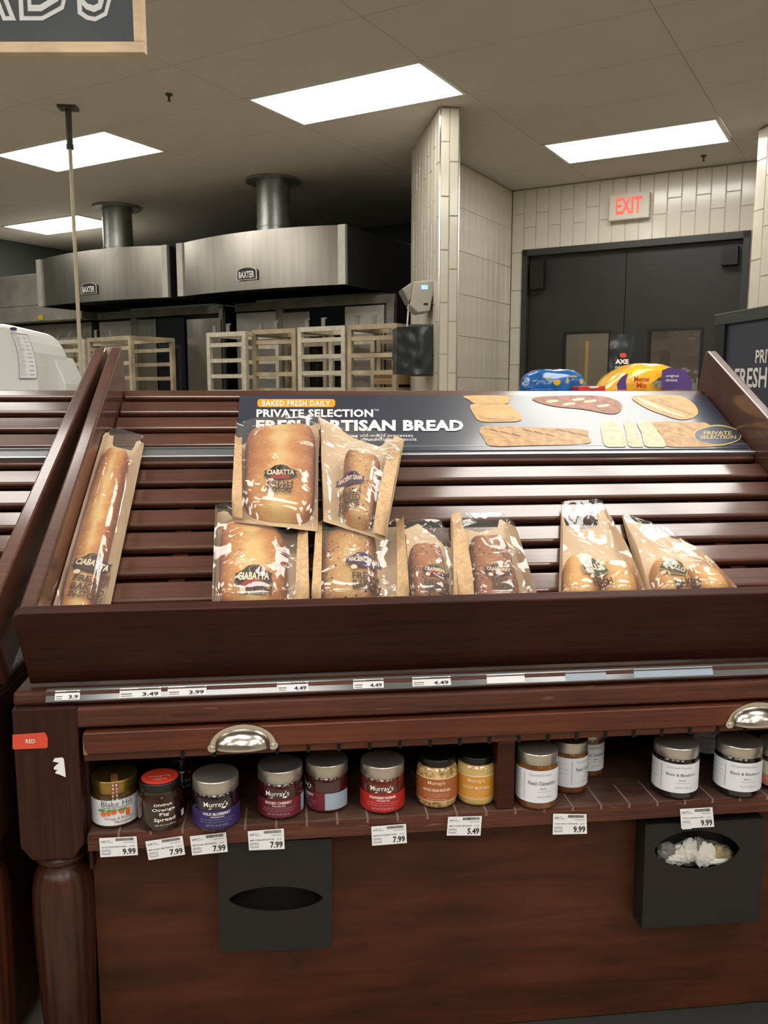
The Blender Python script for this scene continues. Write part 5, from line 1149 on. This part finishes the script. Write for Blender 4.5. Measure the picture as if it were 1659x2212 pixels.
# red and white pack in front
q = [onY(x, y, 3.42) for x, y in ((1252, 842), (1314, 842), (1308, 833), (1250, 834))]
m = MB().prism([Vector((q[0].x, 3.42, GZ)), Vector((q[1].x, 3.42, GZ)), q[2], q[3]], (0, .1, 0)); o = m.build('flat_pack', 'red_pack', bevel=.004); tag(o, 'low red and white pack between the blue and yellow bags', 'pack')
m = MB(); poly(m, [(1270, 835), (1296, 834), (1290, 838), (1276, 839)], lambda x, y: onY(x, y, 3.418)); m.build('white_panel', 'ink_white', o)
# black pouch standing behind
Y = 3.85; tl_, br_ = onY(1318, 722, Y), onY(1366, 842, Y)
t = thing('standing_pouch', ((tl_.x+br_.x)/2, Y, GZ), 'upright black pouch with white and red lettering behind the cat food bag', 'bag')
m = MB(); m.grid(lambda u, v: Vector((tl_.x+(br_.x-tl_.x)*u, Y-.03*sin(pi*u)*(1-v*.8)+.004*noise.noise(Vector((u*5, v*8, 0))), GZ+(tl_.z-GZ)*v)), 16, 30); m.grid(lambda u, v: Vector((tl_.x+(br_.x-tl_.x)*u, Y+.03*sin(pi*u)*(1-v*.8), GZ+(tl_.z-GZ)*v)), 16, 10); o = m.build('pouch_body', 'bag_black', t)
Fp = lambda x, y: onY(x, y, Y-.036)
m = MB(); put_text(m, 'AXE', (1329, 786, 1358, 776), Fp, bold=.05); put_text(m, 'PHOENIX', (1329, 797, 1356, 791), Fp, bold=0); m.build('lettering', 'ink_white', o)
m = MB(); poly(m, rbox(1339, 763, 1353, 772, 3), Fp); m.build('red_mark', 'exit_red' if False else 'red_sticker', o)

# framed header sign at the right, facing left across the aisle
SX = 1.36
Fs = lambda d: (lambda x, y: onX(x, y, SX-d))
t = thing('header_sign', onX(1560, 880, SX).xy.to_3d()+ZX*.9, 'dark framed bread header sign at the right edge, behind the side board', 'sign')
Pa = onX(1551, 682, SX); Pb = onX(1551, 703, SX); ya = Pa.y; yb = .95; zt = Pa.z; zf = Pb.z
MB().box((SX-.012, yb, zf-.002), (SX+.03, ya, zt)).build('top_rail', 'frame_paint', t, bevel=.002)
MB().box((SX-.013, yb, zt), (SX-.009, ya, zt+.003)).build('rail_edge', 'steel_dull', t)
yc = onX(1569, 760, SX).y
MB().box((SX-.010, yc, .9), (SX+.03, ya-.01, zf-.002)).build('side_post', 'black_plastic', t)
zl = onX(1600, 858, SX).z
bd = MB().box((SX, yb, zl-.03), (SX+.012, yc, zf-.002)).build('poster_panel', 'poster_mat', t)
MB().box((SX-.010, yb, zl-.06), (SX+.03, yc, zl-.03)).build('bottom_rail', 'black_plastic', t)
MB().box((SX-.01, yb, 0), (SX+.5, ya, zl-.06)).build('fixture_body', 'dark_wood', t)
def stext(body, x0, x1, yT, yB, scale=1.0):    # x0..x1 photo span at left, heights from the photo at x0
    A = onX(x0, yT, SX-.001); B = onX(x0, yB, SX-.001); E = onX(x1, yT, SX-.001); z1, z0 = A.z, B.z
    m = MB(); put_text(m, body, (0, z0, 1, z1), lambda x, y: Vector((SX-.0012, A.y+(E.y-A.y)*x, y)), bold=.02); m.build('lettering', 'ink_white', bd)
stext('PRIVATE', 1633, 1706, 756, 785); stext('FRESH ARTISAN', 1588, 1795, 796, 838)

# white bread slicer and slanted scoop at the left, on a steel table behind the left rack
t = thing('steel_worktable', (-.9, 3.3, 0), 'steel worktable behind the left rack carrying the white slicer', 'table')
WZ = 1.14
MB().box((-2.2, 2.85, WZ-.03), (-.72, 3.7, WZ)).build('top', 'steel_dull', t)
for x in (-2.15, -.78):
    for y in (2.9, 3.62): MB().box((x, y, 0), (x+.04, y+.04, WZ-.03)).build('leg', 'steel_dull', t)
def wp(px, py, Y): return onY(px, py, Y)
Yl = 3.0; t = thing('bread_slicer', (wp(20, 840, Yl).x, Yl+.2, WZ), 'white rounded bread slicer with a paper notice, top edge of the left rack', 'appliance')
prof = [(-150, 850), (-150, 702), (-40, 698), (5, 699), (22, 702), (36, 708), (50, 720), (62, 737), (72, 760), (79, 790), (82, 822), (83, 850)]
m = MB(); pts = [wp(x, y, Yl) for x, y in prof]; pts[0].z = WZ; pts[-1].z = WZ; m.prism(pts, (0, .45, 0)); m.build('housing', 'white_enamel', t, bevel=.012, seg=3)
# curved paper notice wrapping the rounded cover: left edge a curve on the front face
LEFT = [(22, 718), (32, 740), (38, 762), (41, 790), (41, 818)]; RIGHT = [(60, 722), (70, 745), (76, 768), (81, 792), (82, 818)]
def pt(a, i): return a[i]
m = MB(); n = 4; fp = lambda x, y: wp(x, y, Yl-.004)
def np_(u, v):
    v2 = v*4; i = min(3, int(v2)); f_ = v2-i; L0 = [LEFT[i][k]+(LEFT[i+1][k]-LEFT[i][k])*f_ for k in (0, 1)]; R0 = [RIGHT[i][k]+(RIGHT[i+1][k]-RIGHT[i][k])*f_ for k in (0, 1)]
    return (L0[0]+(R0[0]-L0[0])*u, L0[1]+(R0[1]-L0[1])*u)
m.grid(lambda u, v: fp(*np_(u*.97, v)), 6, 16); pn = m.build('paper_notice', 'paper', t)
m = MB(); fp2 = lambda u, v: wp(*np_(u, v), Yl-.006)
for (u0, v0, u1, v1) in ((0, 0, .03, 1), (.94, 0, .97, 1), (0, 0, .97, .015), (0, .985, .97, 1)): m.grid(lambda a, b: fp2(u0+(u1-u0)*a, v0+(v1-v0)*b), 4, 12)
rd = random.Random(3)
for k in range(20):
    v0 = .06+.045*k; u0 = .12 if k % 3 else .08; u1 = u0+rd.uniform(.2, .34); m.add([fp2(u0, v0), fp2(u1, v0), fp2(u1, v0+.008), fp2(u0, v0+.008)], [(0, 1, 2, 3)])
    if k % 2: m.add([fp2(.58, v0), fp2(.58+rd.uniform(.15, .3), v0), fp2(.8, v0+.01), fp2(.58, v0+.01)], [(0, 1, 2, 3)])
m.build('notice_print', 'ink_grey', pn)
m = MB(); poly(m, ellipse(29, 710, 8, 3.2), lambda x, y: wp(x, y, Yl-.005)); m.build('round_emblem', 'lab_purple', t)
Yl2 = 3.25; t = thing('slanted_hopper', (wp(110, 840, Yl2).x, Yl2+.15, WZ), 'white slanted metal hopper beside the slicer with a small brown label', 'appliance')
pts = [wp(x, y, Yl2) for x, y in ((60, 850), (66, 768), (114, 768), (142, 829), (144, 850))]; pts[0].z = WZ; pts[-1].z = WZ
MB().prism(pts, (0, .3, 0)).build('housing', 'white_enamel', t, bevel=.004)
fq = lambda x, y: wp(x, y, Yl2-.003)
m = MB(); poly(m, [(80, 768.5), (95, 768.5), (98, 800), (86, 800)], fq); c = m.build('sticker', 'lab_cream', t)
m = MB(); poly(m, [(81, 770), (94, 770), (95, 776), (83, 776)], lambda x, y: wp(x, y, Yl2-.005)); poly(m, [(90, 790), (96, 789), (96, 792), (91, 792)], lambda x, y: wp(x, y, Yl2-.005)); m.build('sticker_print', 'strip_brown', c)
